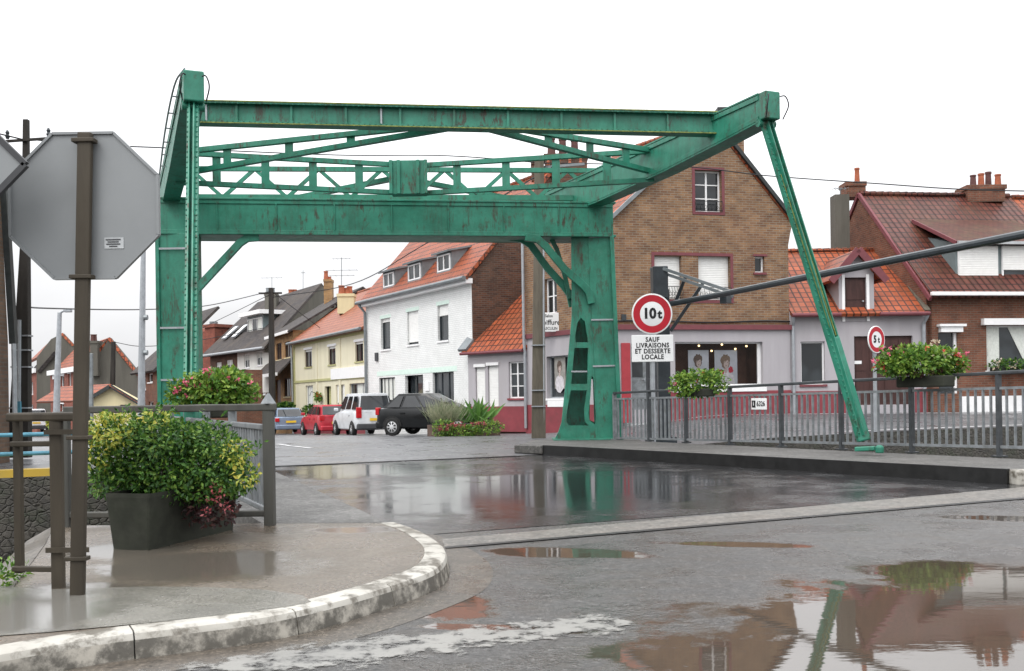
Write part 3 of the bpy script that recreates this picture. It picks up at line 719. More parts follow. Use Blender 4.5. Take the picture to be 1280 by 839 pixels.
# cross beam near the tips
def armpt(t0, d_, x):   # point on an arm's axis seen at pixel column x
    k = (x - CX)/F; t_ = (k*t0.y - t0.x)/(d_.x - k*d_.y); return t0 + d_*t_
ca = armpt(V(lt.x, lt.y, 0), d1, 233.5); cb = armpt(V(rtip.x, rtip.y, 0), dr, 905)
za, zb = P(245, 141, ca.y).z, P(890, 156, cb.y).z
mb = MB(); pa, pb = V(ca.x, ca.y, za), V(cb.x, cb.y, zb)
mb.ibeam(pa, pb, .26, .40, .03)
for k in (-1, 1):
    mb.beam(pa + V(0, -.10, .17*k), pb + V(0, -.10, .17*k), .05, .03)
for i in range(1, 10):
    c = pa.lerp(pb, i/10); mb.beam(c - V(0, 0, .18) + V(0, -.03, 0), c + V(0, 0, .18) + V(0, -.03, 0), .04, .06, (0, 1, 0))
n = 100
for i in range(n):
    c = pa.lerp(pb, (i + .5)/n)
    for zz in (-.155, .155): mb.lathe(c + V(0, -.128, zz), V(0, -1, 0), [(.014, 0), (.012, .01)], 6)
xb = mb.build('cross_beam', g, br)
lichen = m_plain('yellow_green_lichen', (.20, .22, .06), .9, var=.4, scale=14, dirt=(.05, .09, .04), dirt_amt=.8)
for zz in (-.19, .19): mb = MB(); mb.beam(pa + V(0, -.132, zz), pb + V(0, -.132, zz), .012, .018); mb.build('lichen_edge', lichen, xb)
for k in (-.16, .16):
    p_, q_ = rtip - V(0, 0, .5), rb; fr_ = sd2.cross((q_ - p_).normalized()).normalized(); fr_ = -fr_ if fr_.y > 0 else fr_
    mb = MB(); mb.beam(p_ + sd2*.24*k + fr_*.08, p_.lerp(q_, .68) + sd2*.24*k + fr_*.08, .018, .012, fr_); mb.build('lichen_edge', lichen, rrod)
for f0 in (.045, .365, .70):
    c = pa.lerp(pb, f0); mb = MB(); mb.beam(c + V(0, -.045, -.14), c + V(0, -.045, .14), .03, .03, (0, 1, 0)); mb.build('reflective_strip', M['galv_light'], xb)
# bowed lattice trusses between the arms
zU, zD = 6.03, 5.60
def lattice(pl, posts, name, w=.07, h=.09, zl=zD, zu=zU, wp=.16, rise=(0, 0)):
    zf = lambda t_: zl + rise[0] + (rise[1] - rise[0])*t_
    mb = MB()
    for p, q in zip(pl, pl[1:]): mb.beam(p + V(0, 0, zu), q + V(0, 0, zu), w*1.6, h); mb.beam(p + V(0, 0, zf(0)), q + V(0, 0, zf(1)), w*1.6, h)
    for t_ in posts:
        L = [0]
        for p, q in zip(pl, pl[1:]): L.append(L[-1] + (q - p).length)
        s_ = t_*L[-1]; i = max(k for k in range(len(pl) - 1) if L[k] <= s_ + 1e-6); f = (s_ - L[i])/(L[i+1] - L[i]); c = pl[i].lerp(pl[i+1], f)
        e = (pl[i+1] - pl[i]).normalized(); mb.beam(c + V(0, 0, zf(t_)), c + V(0, 0, zu), wp, .03, V(-e.y, e.x, 0))
    return mb.build(name, g, br)
NL = armpt(V(lt.x, lt.y, 0), d1, 224); NR = armpt(V(rtip.x, rtip.y, 0), dr, 822)
cm = ca.lerp(cb, .5); mA = lambda x: (lambda a_: a_)(ca.lerp(cb, (x - 233.5)/(905 - 233.5)))
A1, A2 = ca.lerp(cb, .50) + V(0, .06, 0), ca.lerp(cb, .55) + V(0, .06, 0)
lattice([NL, A1], [.2, .43, .65, .86], 'front_bow_truss', rise=(0, .36)); lattice([A2, NR], [.14, .36, .6, .82], 'front_bow_truss', rise=(.36, 0))
B1, B2 = P(490, 225, 20.7), P(533, 225, 20.8); B1 = V(B1.x, B1.y, 0); B2 = V(B2.x, B2.y, 0)
lattice([NL, B1], [.18, .4, .62, .84], 'rear_bow_truss', zl=5.45); lattice([B2, NR], [.14, .36, .58, .8], 'rear_bow_truss', zl=5.45)
mb = MB(); mb.frame(V((B1.x + B2.x)/2, B1.y + .02, 5.74), V(.36, 0, 0), V(0, .14, 0), V(0, 0, .35))
for k in (-.36, -.2, .2, .36): mb.frame(V((B1.x + B2.x)/2 + k, B1.y - .14, 5.74), V(.035, 0, 0), V(0, .03, 0), V(0, 0, .35))
mb.build('centre_block', g, br, bevel=.01)
# lattice girder with zigzag bracing above the portal beam
mb = MB(); a, b = V(lp.x + .1, lp.y + 1.0, 0), V(P(748, 245, YR + .7).x, YR + .7, 0); zt, zb_ = 6.36, 5.72
mb.beam(a + V(0, 0, zt), b + V(0, 0, zt), .1, .1); mb.beam(a + V(0, 0, zb_), b + V(0, 0, zb_), .14, .12)
nb_ = 13
for i in range(nb_):
    p, q = a.lerp(b, i/nb_), a.lerp(b, (i + 1)/nb_)
    z1, z2 = (zb_, zt) if i % 2 else (zt, zb_)
    mb.beam(p + V(0, 0, z1), q + V(0, 0, z2), .06, .08)
mb.build('lattice_girder', g, br)
mb = MB()
c = a.lerp(b, .5) + V(0, .1, 6.2)
for e in (a.lerp(b, .12) + V(0, 1.6, 5.85), a.lerp(b, .88) + V(0, 1.6, 5.85)): mb.beam(e, c, .16, .10)
mb.build('rear_tie', g, br)

# ---------------------------------------------------------------- right railing
rl_ = empty('bridge_railing', P(1000, 560, 17), 'long grey metal railing with vertical bars along the right walkway of the bridge', 'railing')
f0, f1 = G(768, 549.6, .18), G(1247, 571, .18)
gd = (f1 - f0)
def railpt(x):
    k_ = (x - CX)/F; t_ = (k_*f0.y - f0.x)/(gd.x - k_*gd.y); return f0 + gd*t_
def zray(x, y, q): return P(x, y, q.y).z
t0_, t1_ = railpt(768), railpt(1420)
def zl(ya, yb, x=None):
    q0, q1 = railpt(768), railpt(1280); return zray(768, ya, q0), zray(1280, yb, q1), q0.y, q1.y
def line(ya, yb):
    z0, z1, y0, y1 = zl(ya, yb); return lambda q: z0 + (z1 - z0)*(q.y - y0)/(y1 - y0)
top, mid, bot = line(491.5, 464.5), line(499, 484.5), line(547.5, 559.5)
at = lambda q, fz, off=0: V(q.x, q.y, fz(q) + off)
mb = MB(); mb.beam(at(t0_, top), at(t1_, top), .10, .05); mb.build('top_rail', M['rail_dark'], rl_, bevel=.012)
mb = MB(); mb.beam(at(t0_, mid), at(t1_, mid), .045, .04); mb.build('middle_rail', M['galv'], rl_)
mb = MB(); mb.beam(at(t0_, bot), at(t1_, bot), .045, .04); mb.build('bottom_rail', M['galv'], rl_)
px = [768, 811, 857, 912, 976, 1051, 1139, 1248, 1392]
pts = [railpt(x) for x in px]
for i, q in enumerate(pts):
    mb = MB(); mb.beam(V(q.x, q.y, .17), at(q, top, -.02), .085, .05, V(gd.x, gd.y, 0).normalized()); mb.frame(V(q.x, q.y, .19), V(.09, 0, 0), V(0, .07, 0), V(0, 0, .012)); mb.build('post', M['rail_dark'] if i else M['galv'], rl_)
    if i + 1 < len(pts):
        r_ = pts[i + 1]; n = max(5, round((r_ - q).length/.125)); mb = MB()
        for k_ in range(1, n): c = q.lerp(r_, k_/n); mb.beam(at(c, bot), at(c, mid), .042, .022, V(gd.x, gd.y, 0).normalized())
        mb.build('baluster_panel', M['galv'], rl_)
rn = V(-abs(gd.y), 0, 0); rn = V(gd.y, -gd.x, 0).normalized(); rn = rn if rn.y < 0 else -rn
ru = V(gd.x, gd.y, 0).normalized(); ru = ru if ru.x > 0 else -ru
# small number plate on the railing
q = railpt(951); zc = P(951, 505, q.y).z; c = V(q.x, q.y, zc) + rn*.05
np_ = MB(); np_.frame(c, ru*.19, rn*.008, V(0, 0, .105)); npo = np_.build('number_plate', M['sign_white'], None, bevel=.006); tag(npo, 'small white plate reading 6326 fixed to the bars of the right railing', 'sign')
mb = MB(); mb.frame(c + rn*.011 - ru*.125, ru*.042, rn*.003, V(0, 0, .065)); text_mb(mb, '6326', .13, c + rn*.011 + ru*.05, ru, V(0, 0, 1), rn, .003, .012, .8); mb.build('printed_number', M['black'], npo)
mb = MB(); text_mb(mb, '1', .1, c + rn*.016 - ru*.125, ru, V(0, 0, 1), rn, .002, .01); mb.build('printed_symbol', M['sign_white'], npo)

# ---------------------------------------------------------------- left railings
rg = empty('walkway_railing', V(-2.05, 8.3, PAVE), 'weathered grey railing that turns the corner of the left bridge walkway behind the leafy planter', 'railing')
c0 = V(-2.02, 8.25, 0); cl_ = V(-3.75, 8.35, 0); cf = V(-5.75, 16.2, 0)
def rbeam(p, q, z, w, h, name, mat, parent): mb = MB(); mb.beam(V(p.x, p.y, z), V(q.x, q.y, z), w, h); return mb.build(name, mat, parent, bevel=.01)
rbeam(cl_, c0 + V(.06, 0, 0), 1.10, .09, .06, 'top_rail', M['rail_old'], rg); rbeam(cl_, c0, .22, .05, .05, 'bottom_rail', M['rail_old'], rg)
rbeam(c0, cf, 1.10, .09, .05, 'top_rail', M['rail_old'], rg); rbeam(c0, cf, .93, .05, .05, 'middle_rail', M['galv'], rg); rbeam(c0, cf, .24, .05, .05, 'bottom_rail', M['galv'], rg)
for q, w in ((c0, .09), (V(-2.9, 8.3, 0), .07), (cl_, .07)):
    mb = MB(); mb.beam(V(q.x, q.y, PAVE - .02), V(q.x, q.y, 1.09), w, .07, (0, 1, 0)); mb.build('post', M['rail_old'], rg, bevel=.01)
mb = MB(); mb.lathe(c0 + V(0, 0, 1.13), V(0, 0, 1), [(.065, 0), (.01, .085)], 4); mb.build('post_cap', M['galv'], rg)
for i in range(5):
    p, q = c0.lerp(cf, i/5), c0.lerp(cf, (i + 1)/5)
    mb = MB(); mb.beam(V(q.x, q.y, PAVE - .05), V(q.x, q.y, 1.09), .07, .06, (0, 1, 0)); mb.build('post', M['galv'], rg)
    mb = MB(); n = 14
    for k_ in range(1, n): c = p.lerp(q, k_/n); mb.beam(V(c.x, c.y, .24), V(c.x, c.y, .93), .06, .022, V(-(cf - c0).y, (cf - c0).x, 0).normalized())
    mb.build('baluster_panel', M['galv'], rg)
nr = empty('handrail', V(-2.6, 5.6, PAVE), 'brown stained rail end with thick posts beside the octagonal sign', 'railing')
mb = MB(); q = P(71.5, 600, 5.60); mb.beam(V(q.x, 5.6, PAVE - .02), V(q.x, 5.6, 1.08), .07, .04, (0, 1, 0)); mb.build('post', M['rail_brown'], nr, bevel=.008)
xa, xb_ = P(13, 600, 5.66).x, P(112, 600, 5.6).x
for y, h in ((521, .05),): z = P(71, y, 5.6).z; mb = MB(); mb.beam(V(xa, 5.66, z), V(xb_, 5.58, z), .08, h); mb.build('top_rail', M['rail_brown'], nr, bevel=.012)
for y, h, nm in ((555, .03, 'middle_rail'), (713, .03, 'bottom_rail')): z = P(71, y, 5.6).z; mb = MB(); mb.beam(V(xa, 5.68, z), V(q.x, 5.64, z), .04, h); mb.build(nm, M['rail_brown'], nr, bevel=.006)
mb = MB(); w_ = P(26.5, 600, 5.75); mb.beam(V(w_.x, 5.72, P(26, 716, 5.72).z), V(w_.x, 5.72, 1.08), .04, .04, (0, 1, 0)); mb.build('post', M['rail_brown'], nr)
for y in (540, 688): z = P(80, y, 5.55).z; mb = MB(); mb.beam(V(q.x - .05, 5.56, z), V(q.x + .19, 5.56, z), .012, .028); mb.build('clamp_band', M['rail_brown'], nr)
# blue pipe barrier on the far bank
bp = empty('pipe_barrier', P(30, 585, 16.2), 'low blue pipe barrier above the yellow edge of the far bank', 'barrier')
u0, u1 = BP - BD*9 + BN*.2, BP - BD*3.2 + BN*.2
for i, yy in enumerate((544.5, 569)):
    z = P(50, yy, (BP - BD*4.8).y).z
    mb = MB(); mb.tube([V(u0.x, u0.y, z), V(u1.x, u1.y, z)], .035, 8); mb.build('rail', M['blue_rail'], bp, smooth=True)
for t_ in (.02, .33, .66, .98):
    c = u0.lerp(u1, t_); mb = MB(); mb.tube([V(c.x, c.y, -.02), V(c.x, c.y, .68)], .045, 8); mb.build('post', M['galv_light'], bp, smooth=True)
# ---------------------------------------------------------------- house kit
UP = V(0, 0, 1)
class Fac:
    def __init__(s, a, b):
        s.a, s.b = V(a[0], a[1], 0), V(b[0], b[1], 0); s.L = (s.b - s.a).length
        s.u = (s.b - s.a).normalized(); s.n = V(s.u.y, -s.u.x, 0)
    def at(s, S_, z, d=0): return s.a + s.u*S_ + UP*z + s.n*d
    def px(s, x, y):
        d = ray(x, y); o = V(0, 0, EYE); t = (s.a - o).dot(s.n)/d.dot(s.n); q = o + d*t
        return ((q - s.a).dot(s.u), q.z)
    def rect(s, x0, y0, x1, y1):
        xm, ym = (x0 + x1)/2, (y0 + y1)/2
        return (s.px(x0, ym)[0], s.px(x1, ym)[0], s.px(xm, y1)[1], s.px(xm, y0)[1])
    def depth(s, x): q = ray(x, 400); t = s.a.dot(s.n)/V(q.x, q.y, 0).dot(s.n); return q.y*t
    def wall(s, out, holes, mat, parent, depth, reveal=.14, name='wall', d=0):
        co, fs = tri_fill(out, [[(h[0], h[2]), (h[1], h[2]), (h[1], h[3]), (h[0], h[3])] for h in holes])
        mb = MB(); mb.add([s.at(c.x, c.y, d) for c in co], fs)
        for h in holes:
            lp = [(h[0], h[2]), (h[1], h[2]), (h[1], h[3]), (h[0], h[3])]
            mb.add([s.at(x, z, d) for x, z in lp] + [s.at(x, z, d - reveal) for x, z in lp], [(i, (i+1) % 4, (i+1) % 4 + 4, i + 4) for i in range(4)])
        n = len(out); mb.add([s.at(x, z, d) for x, z in out] + [s.at(x, z, d - depth) for x, z in out], [(i, (i+1) % n, (i+1) % n + n, i + n) for i in range(n)] + [tuple(range(2*n - 1, n - 1, -1))])
        return mb.build(name, mat, parent, recalc=False)
    def box(s, mb, r, d0, d1):
        s0, s1, z0, z1 = r
        mb.prism([s.at(s0, z0, d0), s.at(s1, z0, d0), s.at(s1, z1, d0), s.at(s0, z1, d0)], s.n*(d1 - d0)); return mb
    def part(s, r, d0, d1, name, mat, parent, bevel=0):
        return s.box(MB(), r, d0, d1).build(name, mat, parent, bevel=bevel)
    def win(s, r, parent, frame='white', nx=2, nz=1, rec=.13, fw=.055, sill='render_grey', shut=0, glass='glass', name='window', curtain=None, surround=None, sw=.1, sub=None):
        s0, s1, z0, z1 = r; mb = MB(); d = -rec
        for q in ((s0, s0 + fw, z0, z1), (s1 - fw, s1, z0, z1), (s0 + fw, s1 - fw, z0, z0 + fw), (s0 + fw, s1 - fw, z1 - fw, z1)): s.box(mb, q, d - .04, d + .02)
        for i in range(1, nx): c = s0 + (s1 - s0)*i/nx; s.box(mb, (c - fw*.55, c + fw*.55, z0 + fw, z1 - fw), d - .038, d + .015)
        for i in range(1, nz): c = z0 + (z1 - z0)*i/nz; s.box(mb, (s0 + fw, s1 - fw, c - fw*.3, c + fw*.3), d - .036, d + .012)
        w = mb.build(name, M[frame], parent)
        mb = MB(); mb.poly([s.at(s0 + .01, z0 + .01, d - .02), s.at(s1 - .01, z0 + .01, d - .02), s.at(s1 - .01, z1 - .01, d - .02), s.at(s0 + .01, z1 - .01, d - .02)]); mb.build('pane', M[glass], w)
        if curtain:
            for k in curtain:
                mb = MB(); a, b = s0 + (s1 - s0)*k[0], s0 + (s1 - s0)*k[1]; zz = z0 + (z1 - z0)*k[2]; n = 10
                top = [s.at(a + (b - a)*i/n, z1 - fw, d - .012 + .004*(i % 2)) for i in range(n + 1)]; bot_ = [s.at(a + (b - a)*i/n, zz, d - .012 + .004*(i % 2)) for i in range(n + 1)]
                strip(mb, [top, bot_]); mb.build('curtain', M['curtain'], w)
        if shut:
            zb = z1 - (z1 - z0)*shut; mb = MB(); n = max(3, int((z1 - zb)/.06))
            prof = [(z1 - (z1 - zb)*i/(2*n), d + .03 + (.006 if i % 2 else 0)) for i in range(2*n + 1)]
            strip(mb, [[s.at(s0 + .02, z, dd), s.at(s1 - .02, z, dd)] for z, dd in prof]); mb.build('roller_shutter', M['shutter'], w)
        if sill: s.part((s0 - .06, s1 + .06, z0 - .07, z0 + .004), -rec, .05, 'sill', M[sill], w)
        if surround:
            mb = MB()
            for q in ((s0 - sw, s0, z0 - sw, z1 + sw), (s1, s1 + sw, z0 - sw, z1 + sw), (s0, s1, z1, z1 + sw), (s0, s1, z0 - sw, z0)): s.box(mb, q, -.05, .022)
            mb.build('surround', M[surround], w)
        return w
    def door(s, r, parent, mat='dark_wood', rec=.12, panels=1, glass=None, frame=None):
        s0, s1, z0, z1 = r; mb = MB(); s.box(mb, (s0, s1, z0, z1), -rec - .05, -rec)
        n = panels; w = (s1 - s0)/n
        for i in range(n):
            for za, zb in ((.06, .45), (.5, .94)):
                s.box(mb, (s0 + w*i + w*.12, s0 + w*(i + 1) - w*.12, z0 + (z1 - z0)*za, z0 + (z1 - z0)*zb), -rec, -rec + .018)
        d_ = mb.build('door', M[mat], parent)
        if glass: s.part((s0 + w*.2, s1 - w*.2, z0 + (z1 - z0)*.5, z0 + (z1 - z0)*.93), -rec + .005, -rec + .024, 'pane', M['glass'], d_)
        mb = MB(); mb.lathe(s.at(s1 - .1, z0 + (z1 - z0)*.46, -rec), s.n, [(.025, 0), (.025, .05), (.035, .07), (.02, .09)], 8); mb.build('handle', M['galv_light'], d_, smooth=True)
        return d_
def slab(pts, th, name, mat, parent, up=True):
    p = [Vector(q) for q in pts]; n = (p[1] - p[0]).cross(p[-1] - p[0]).normalized()
    if n.z < 0: n = -n
    mb = MB(); mb.prism([q - n*th for q in p], n*th); return mb.build(name, M[mat] if isinstance(mat, str) else mat, parent)
def ridge(p, q, parent, mat, r=.09, name='ridge_tiles'):
    p, q = Vector(p), Vector(q); n = max(2, int((q - p).length/.33)); mb = MB()
    pts, rs = [], []
    for i in range(n): pts += [p.lerp(q, i/n), p.lerp(q, (i + .92)/n)]; rs += [r*.88, r*1.08]
    mb.tube(pts, rs, 8); return mb.build(name, M[mat], parent, smooth=40)
def tubepart(pts, r, name, mat, parent, n=8): mb = MB(); mb.tube(pts, r, n); return mb.build(name, M[mat], parent, smooth=True)
def chimney(x0, x1, yt, yb, Y, dep, mat, parent, pots=(), cap=True, yaw=None, potmat='terracotta', capmat=None):
    a, b = P(x0, (yt + yb)/2, Y), P(x1, (yt + yb)/2, Y); z1 = P((x0 + x1)/2, yt, Y).z; z0 = P((x0 + x1)/2, yb, Y).z
    c = (a + b)/2; hw = (b - a).length/2; ux = V(1, 0, 0) if yaw is None else Vector(yaw).normalized(); uy = V(-ux.y, ux.x, 0)
    mb = MB(); mb.frame(V(c.x, c.y + dep/2, (z0 + z1)/2), ux*hw*(.93 if cap else 1), uy*dep/2, UP*((z1 - z0)/2)); ch = mb.build('chimney', M[mat], parent)
    if cap:
        mb = MB(); mb.frame(V(c.x, c.y + dep/2, z1 - .09), ux*hw, uy*(dep/2 + .05), UP*.085); mb.build('chimney_cap', M[capmat or mat], ch)
    for i, (px_, ytop, w) in enumerate(pots):
        q = P(px_, ytop, Y + dep*(.3 + .4*((i*7) % 3)/2)); h = q.z - z1
        mb = MB(); mb.lathe(V(q.x, q.y, z1 - .01), UP, [(w*.36, 0), (w*.30, h*.75), (w*.30, h*.86), (w*.35, h*.88), (w*.35, h), (w*.24, h), (w*.24, h*.9)], 12); mb.build('chimney_pot', M[potmat if isinstance(potmat, str) else potmat[i % len(potmat)]], ch, smooth=30)
    return ch
def antenna(x, yt, yb, Y, parent, arms=((0, .5), (.25, .35))):
    a, b = P(x, yb, Y), P(x, yt, Y); mb = MB(); mb.tube([a, b], .02, 5); h = b.z - a.z
    for f, w in arms:
        z = b.z - h*f - .03; mb.beam(V(b.x - w, b.y, z), V(b.x + w, b.y, z), .02, .02)
        for k in range(5): xx = b.x - w + 2*w*k/4; mb.beam(V(xx, b.y - .25, z), V(xx, b.y + .25, z), .012, .012)
    return mb.build('antenna', M['zinc'], parent)
# ================================================================ brown corner house with the salon
FG = Fac((3.42, 32.9), (9.62, 34.4)); FB = Fac((.55, 37.3), (3.36, 32.98))
hb = empty('corner_house', FG.at(1, .2), 'tall brown brick corner house with steep gable and hairdressing salon on its ground floor', 'house')
rG = FG.rect
apex = FG.px(893, 153); eL = FG.px(770, 268); eR = FG.px(986, 271); band = FG.px(878, 411)[1]
w_att = rG(868.5, 213, 902, 265); w1 = rG(818, 320, 852, 374); w2 = rG(873, 320, 913, 375); w3 = rG(943.5, 320.5, 955.5, 341)
FG.wall([(0, band), (FG.L, band), (FG.L, eR[1]), apex, (0, eL[1])], [w_att, w1, w2, w3], M['brick_brown'], hb, 4.6, .22)
# kneelers
mb = MB(); s1 = FG.L
mb.prism([FG.at(s1 - .01, z, .0) if i < 1 else FG.at(s1 + o, z, .0) for i, (o, z) in enumerate([(0, eR[1] - .02), (.20, eR[1] - .02), (.16, eR[1] - .25), (.06, eR[1] - .7), (0.0, eR[1] - 1.0)])], -FG.n*.5); mb.build('kneeler', M['brick_brown'], hb)
# verge boards and roof
for (p0, p1), nm in (((eL, apex), 0), ((apex, eR), 1)):
    mb = MB(); ex = .25 if nm == 0 else .3
    a, b = FG.at(p0[0], p0[1], .05), FG.at(p1[0], p1[1], .05); d_ = (b - a).normalized()
    if nm == 0: a = a - d_*.25
    else: b = b + d_*.3
    mb.beam(a + UP*.05, b + UP*.05, .16, .12); mb.build('verge_board', M['verge'] if nm else M['zinc'], hb)
back = V(FB.a.x - FB.b.x, FB.a.y - FB.b.y, 0).normalized(); DB = FB.L + .25
rl0, rl1 = FG.at(eL[0] - .15, eL[1] - .1), FG.at(apex[0], apex[1] + .05)
mb = MB(); slab([rl0, rl0 + back*DB, rl1 + back*DB, rl1], .14, 'roof', 'tile_orange', hb)
r2 = FG.at(eR[0] + .15, eR[1] - .1)
slab([rl1, rl1 + back*DB, r2 + back*DB, r2], .14, 'roof', 'tile_orange', hb)
ridge(rl1 + UP*.02, rl1 + back*DB + UP*.02, hb, 'tile_orange')
# street side
wl = FB.rect(680, 348, 696, 392); eaveB = eL[1] - .05
FB.wall([(0, band), (FB.L, band), (FB.L, eaveB), (0, eaveB)], [wl], M['brick_brown'], hb, .4, .2, name='side_wall')
FB.win(wl, hb, nx=2, nz=2, rec=.16, sill='trim_red')
sh = FB.rect(684, 444, 734, 498)
gL = -.2
FB.wall([(0, gL), (FB.L, gL), (FB.L, band), (0, band)], [sh], M['render_grey'], hb, .35, .2, name='shopfront', d=.02)
FB.win(sh, hb, nx=1, rec=.16, sill='white', name='shop_window', frame='galv_light')
FB.part((-.02, FB.L, band - .05, band + .12), .02, .1, 'fascia_band', M['trim_red'], hb)
FB.part((0, FB.L, gL, FB.px(700, 506)[1]), .02, .06, 'plinth', M['plinth_red'], hb)
FB.part((sh[0] + .1, sh[1], sh[2] - .3, sh[2] - .08), .02, .08, 'white_sill_board', M['white'], hb)
# ground floor of the gable front
fd = .03
shop = rG(843.5, 427.5, 953, 484); dr_ = rG(789, 430, 833, 512)
FG.wall([(0, .25), (FG.L, .25), (FG.L, band), (0, band)], [shop, dr_], M['render_grey'], hb, 2.2, .28, name='shopfront', d=fd)
FG.part((-.05, FG.L + .03, band - .04, band + .13), .03, .13, 'fascia_band', M['trim_red'], hb)
tubepart([FG.at(s_*FG.L, band + .24 + .03*math.sin(s_*9), .04) for s_ in [i/14 for i in range(15)]], .025, 'cable', 'wire', hb, 5)
FG.part((FG.px(776, 460)[0], FG.px(787, 460)[0], .25, FG.px(780, 429)[1]), .03, .10, 'pillar', M['red_paint'], hb, .01)
pl_ = FG.px(900, 489)[1]
FG.part((dr_[1] + .03, FG.L, .25, pl_), .03, .07, 'plinth', M['plinth_red'], hb)
FG.part((shop[0] - .12, shop[1] + .1, shop[2] - .16, shop[2] - .01), -.1, .10, 'white_sill_board', M['white'], hb)
FG.door((dr_[0], (dr_[0] + dr_[1])/2, dr_[2], dr_[3]), hb, 'galv', .26, 1, glass=True); FG.door(((dr_[0] + dr_[1])/2 + .01, dr_[1], dr_[2], dr_[3]), hb, 'bumper', .26, 1, glass=True)
# shop window with a lit display behind clear glass
s0, s1, z0, z1 = shop
mb = MB()
for q in ((s0, s0 + .05, z0, z1), (s1 - .12, s1, z0, z1), (s0, s1, z0, z0 + .1), (s0, s1, z1 - .05, z1)): FG.box(mb, q, -.2, -.12)
sw_ = mb.build('shop_window', M['white'], hb)
tg = NT('clear_shop_glass'); trn = tg.n('ShaderNodeBsdfTransparent'); gl = tg.n('ShaderNodeBsdfGlossy'); gl.inputs['Roughness'].default_value = .02
fr = tg.n('ShaderNodeFresnel'); fr.inputs[0].default_value = 1.3; ms = tg.n('ShaderNodeMixShader'); tg.l(fr.outputs[0], ms.inputs[0]); tg.l(trn.outputs[0], ms.inputs[1]); tg.l(gl.outputs[0], ms.inputs[2]); tg.l(ms.outputs[0], tg.out.inputs[0])
mb = MB(); mb.poly([FG.at(s0, z0, -.16), FG.at(s1, z0, -.16), FG.at(s1, z1, -.16), FG.at(s0, z1, -.16)]); mb.build('pane', tg.mat, sw_)
mdk = m_plain('dark_display_lining', (.12, .06, .04), .8, var=.3, scale=2)
mb = MB(); o = [FG.at(x, z, -.3) for x, z in ((s0, z0), (s1, z0), (s1, z1), (s0, z1))]; i_ = [q - FG.n*.9 for q in o]
mb.add(o + i_, [(0, 1, 5, 4), (1, 2, 6, 5), (2, 3, 7, 6), (3, 0, 4, 7), (4, 5, 6, 7)]); mb.build('display_lining', mdk, sw_)
mskin = m_plain('printed_skin_tone', (.42, .34, .31), .6, var=.08); mhair = m_plain('printed_hair', (.10, .07, .055), .6, var=.3, scale=30); mblond = m_plain('printed_light_hair', (.17, .12, .085), .6, var=.3, scale=30)
mpap = m_plain('poster_paper', (.42, .44, .48), .6, var=.1, scale=3); mcloth = m_plain('printed_pale_cloth', (.52, .50, .52), .6, var=.2, scale=8); mredp = m_plain('printed_red_collar', (.42, .03, .05), .6, var=.1)
def poster(fac, x0, y0, x1, y1, d, hair, label, par, collar=False, face=(.48, .66), bgm=None):
    r = fac.rect(x0, y0, x1, y1); a, b, zb, zt = r; w, h = b - a, zt - zb
    po = fac.part(r, d - .015, d, 'portrait_poster', bgm or mpap, None); tag(po, label, 'poster')
    if par: pass
    def blob(cx, cy, rx, ry, dd, mat, nm, jag=0, seed=1):
        rnd = random.Random(seed); n = 22
        mb = MB(); mb.poly([fac.at(a + w*(cx + rx*math.cos(t)*(1 + jag*rnd.uniform(-1, 1))), zb + h*(cy + ry*math.sin(t)*(1 + jag*rnd.uniform(-1, 1))), d + dd) for t in [2*math.pi*k/n for k in range(n)]]); mb.build(nm, mat, po)
    cx, cy = face
    blob(cx, .16, .40, .27, .003, mcloth, 'printed_shoulders', .10, 3)
    blob(cx, cy - .17, .07, .13, .005, mskin, 'printed_neck', .05, 2)
    blob(cx - .01, cy + .05, .20, .19, .006, hair, 'printed_hair', .20, 5)
    blob(cx + .02, cy - .02, .115, .14, .009, mskin, 'printed_face', .03, 6)
    blob(cx - .03, cy + .10, .17, .065, .012, hair, 'printed_fringe', .25, 9); blob(cx - .13, cy - .01, .05, .12, .012, hair, 'printed_side_hair', .2, 11)
    for k in (-.035, .075): blob(cx + k, cy + .005, .022, .008, .013, mhair, 'printed_eye')
    blob(cx + .02, cy - .09, .03, .009, .013, mhair, 'printed_mouth')
    if collar: blob(cx - .20, .40, .13, .07, .015, mredp, 'printed_collar', .25, 4); blob(cx + .22, .46, .11, .09, .015, mredp, 'printed_collar', .25, 8)
poster(FG, 867, 437, 893, 480, -.45, mhair, 'blue-white poster of a dark-haired head in the salon window', sw_)
poster(FG, 900.5, 437, 929, 483, -.45, mblond, 'poster of a light-haired head with red collar in the salon window', sw_, True)
poster(FB, 689.5, 446, 703, 486, -.13, mhair, 'dark narrow portrait poster in the side window behind the drawbridge leg', None, bgm=m_plain('dull_poster_paper', (.25, .24, .22), .6))
ml = NT('lit_spot'); ml.p(col=(1, .8, .5), em=(1, .72, .35), ems=3.0)
for i, (x, y) in enumerate(((880, 431.5), (896, 438), (909, 430), (926, 435.5), (940, 432))):
    q = FG.px(x, y); mb = MB(); mb.lathe(FG.at(q[0], q[1] - .03, -.42), UP, [(.02, 0), (.04, .03), (.025, .06)], 8); sp = mb.build('spot_lamp', ml.mat, sw_)
    sp.name = 'spot_lamp'
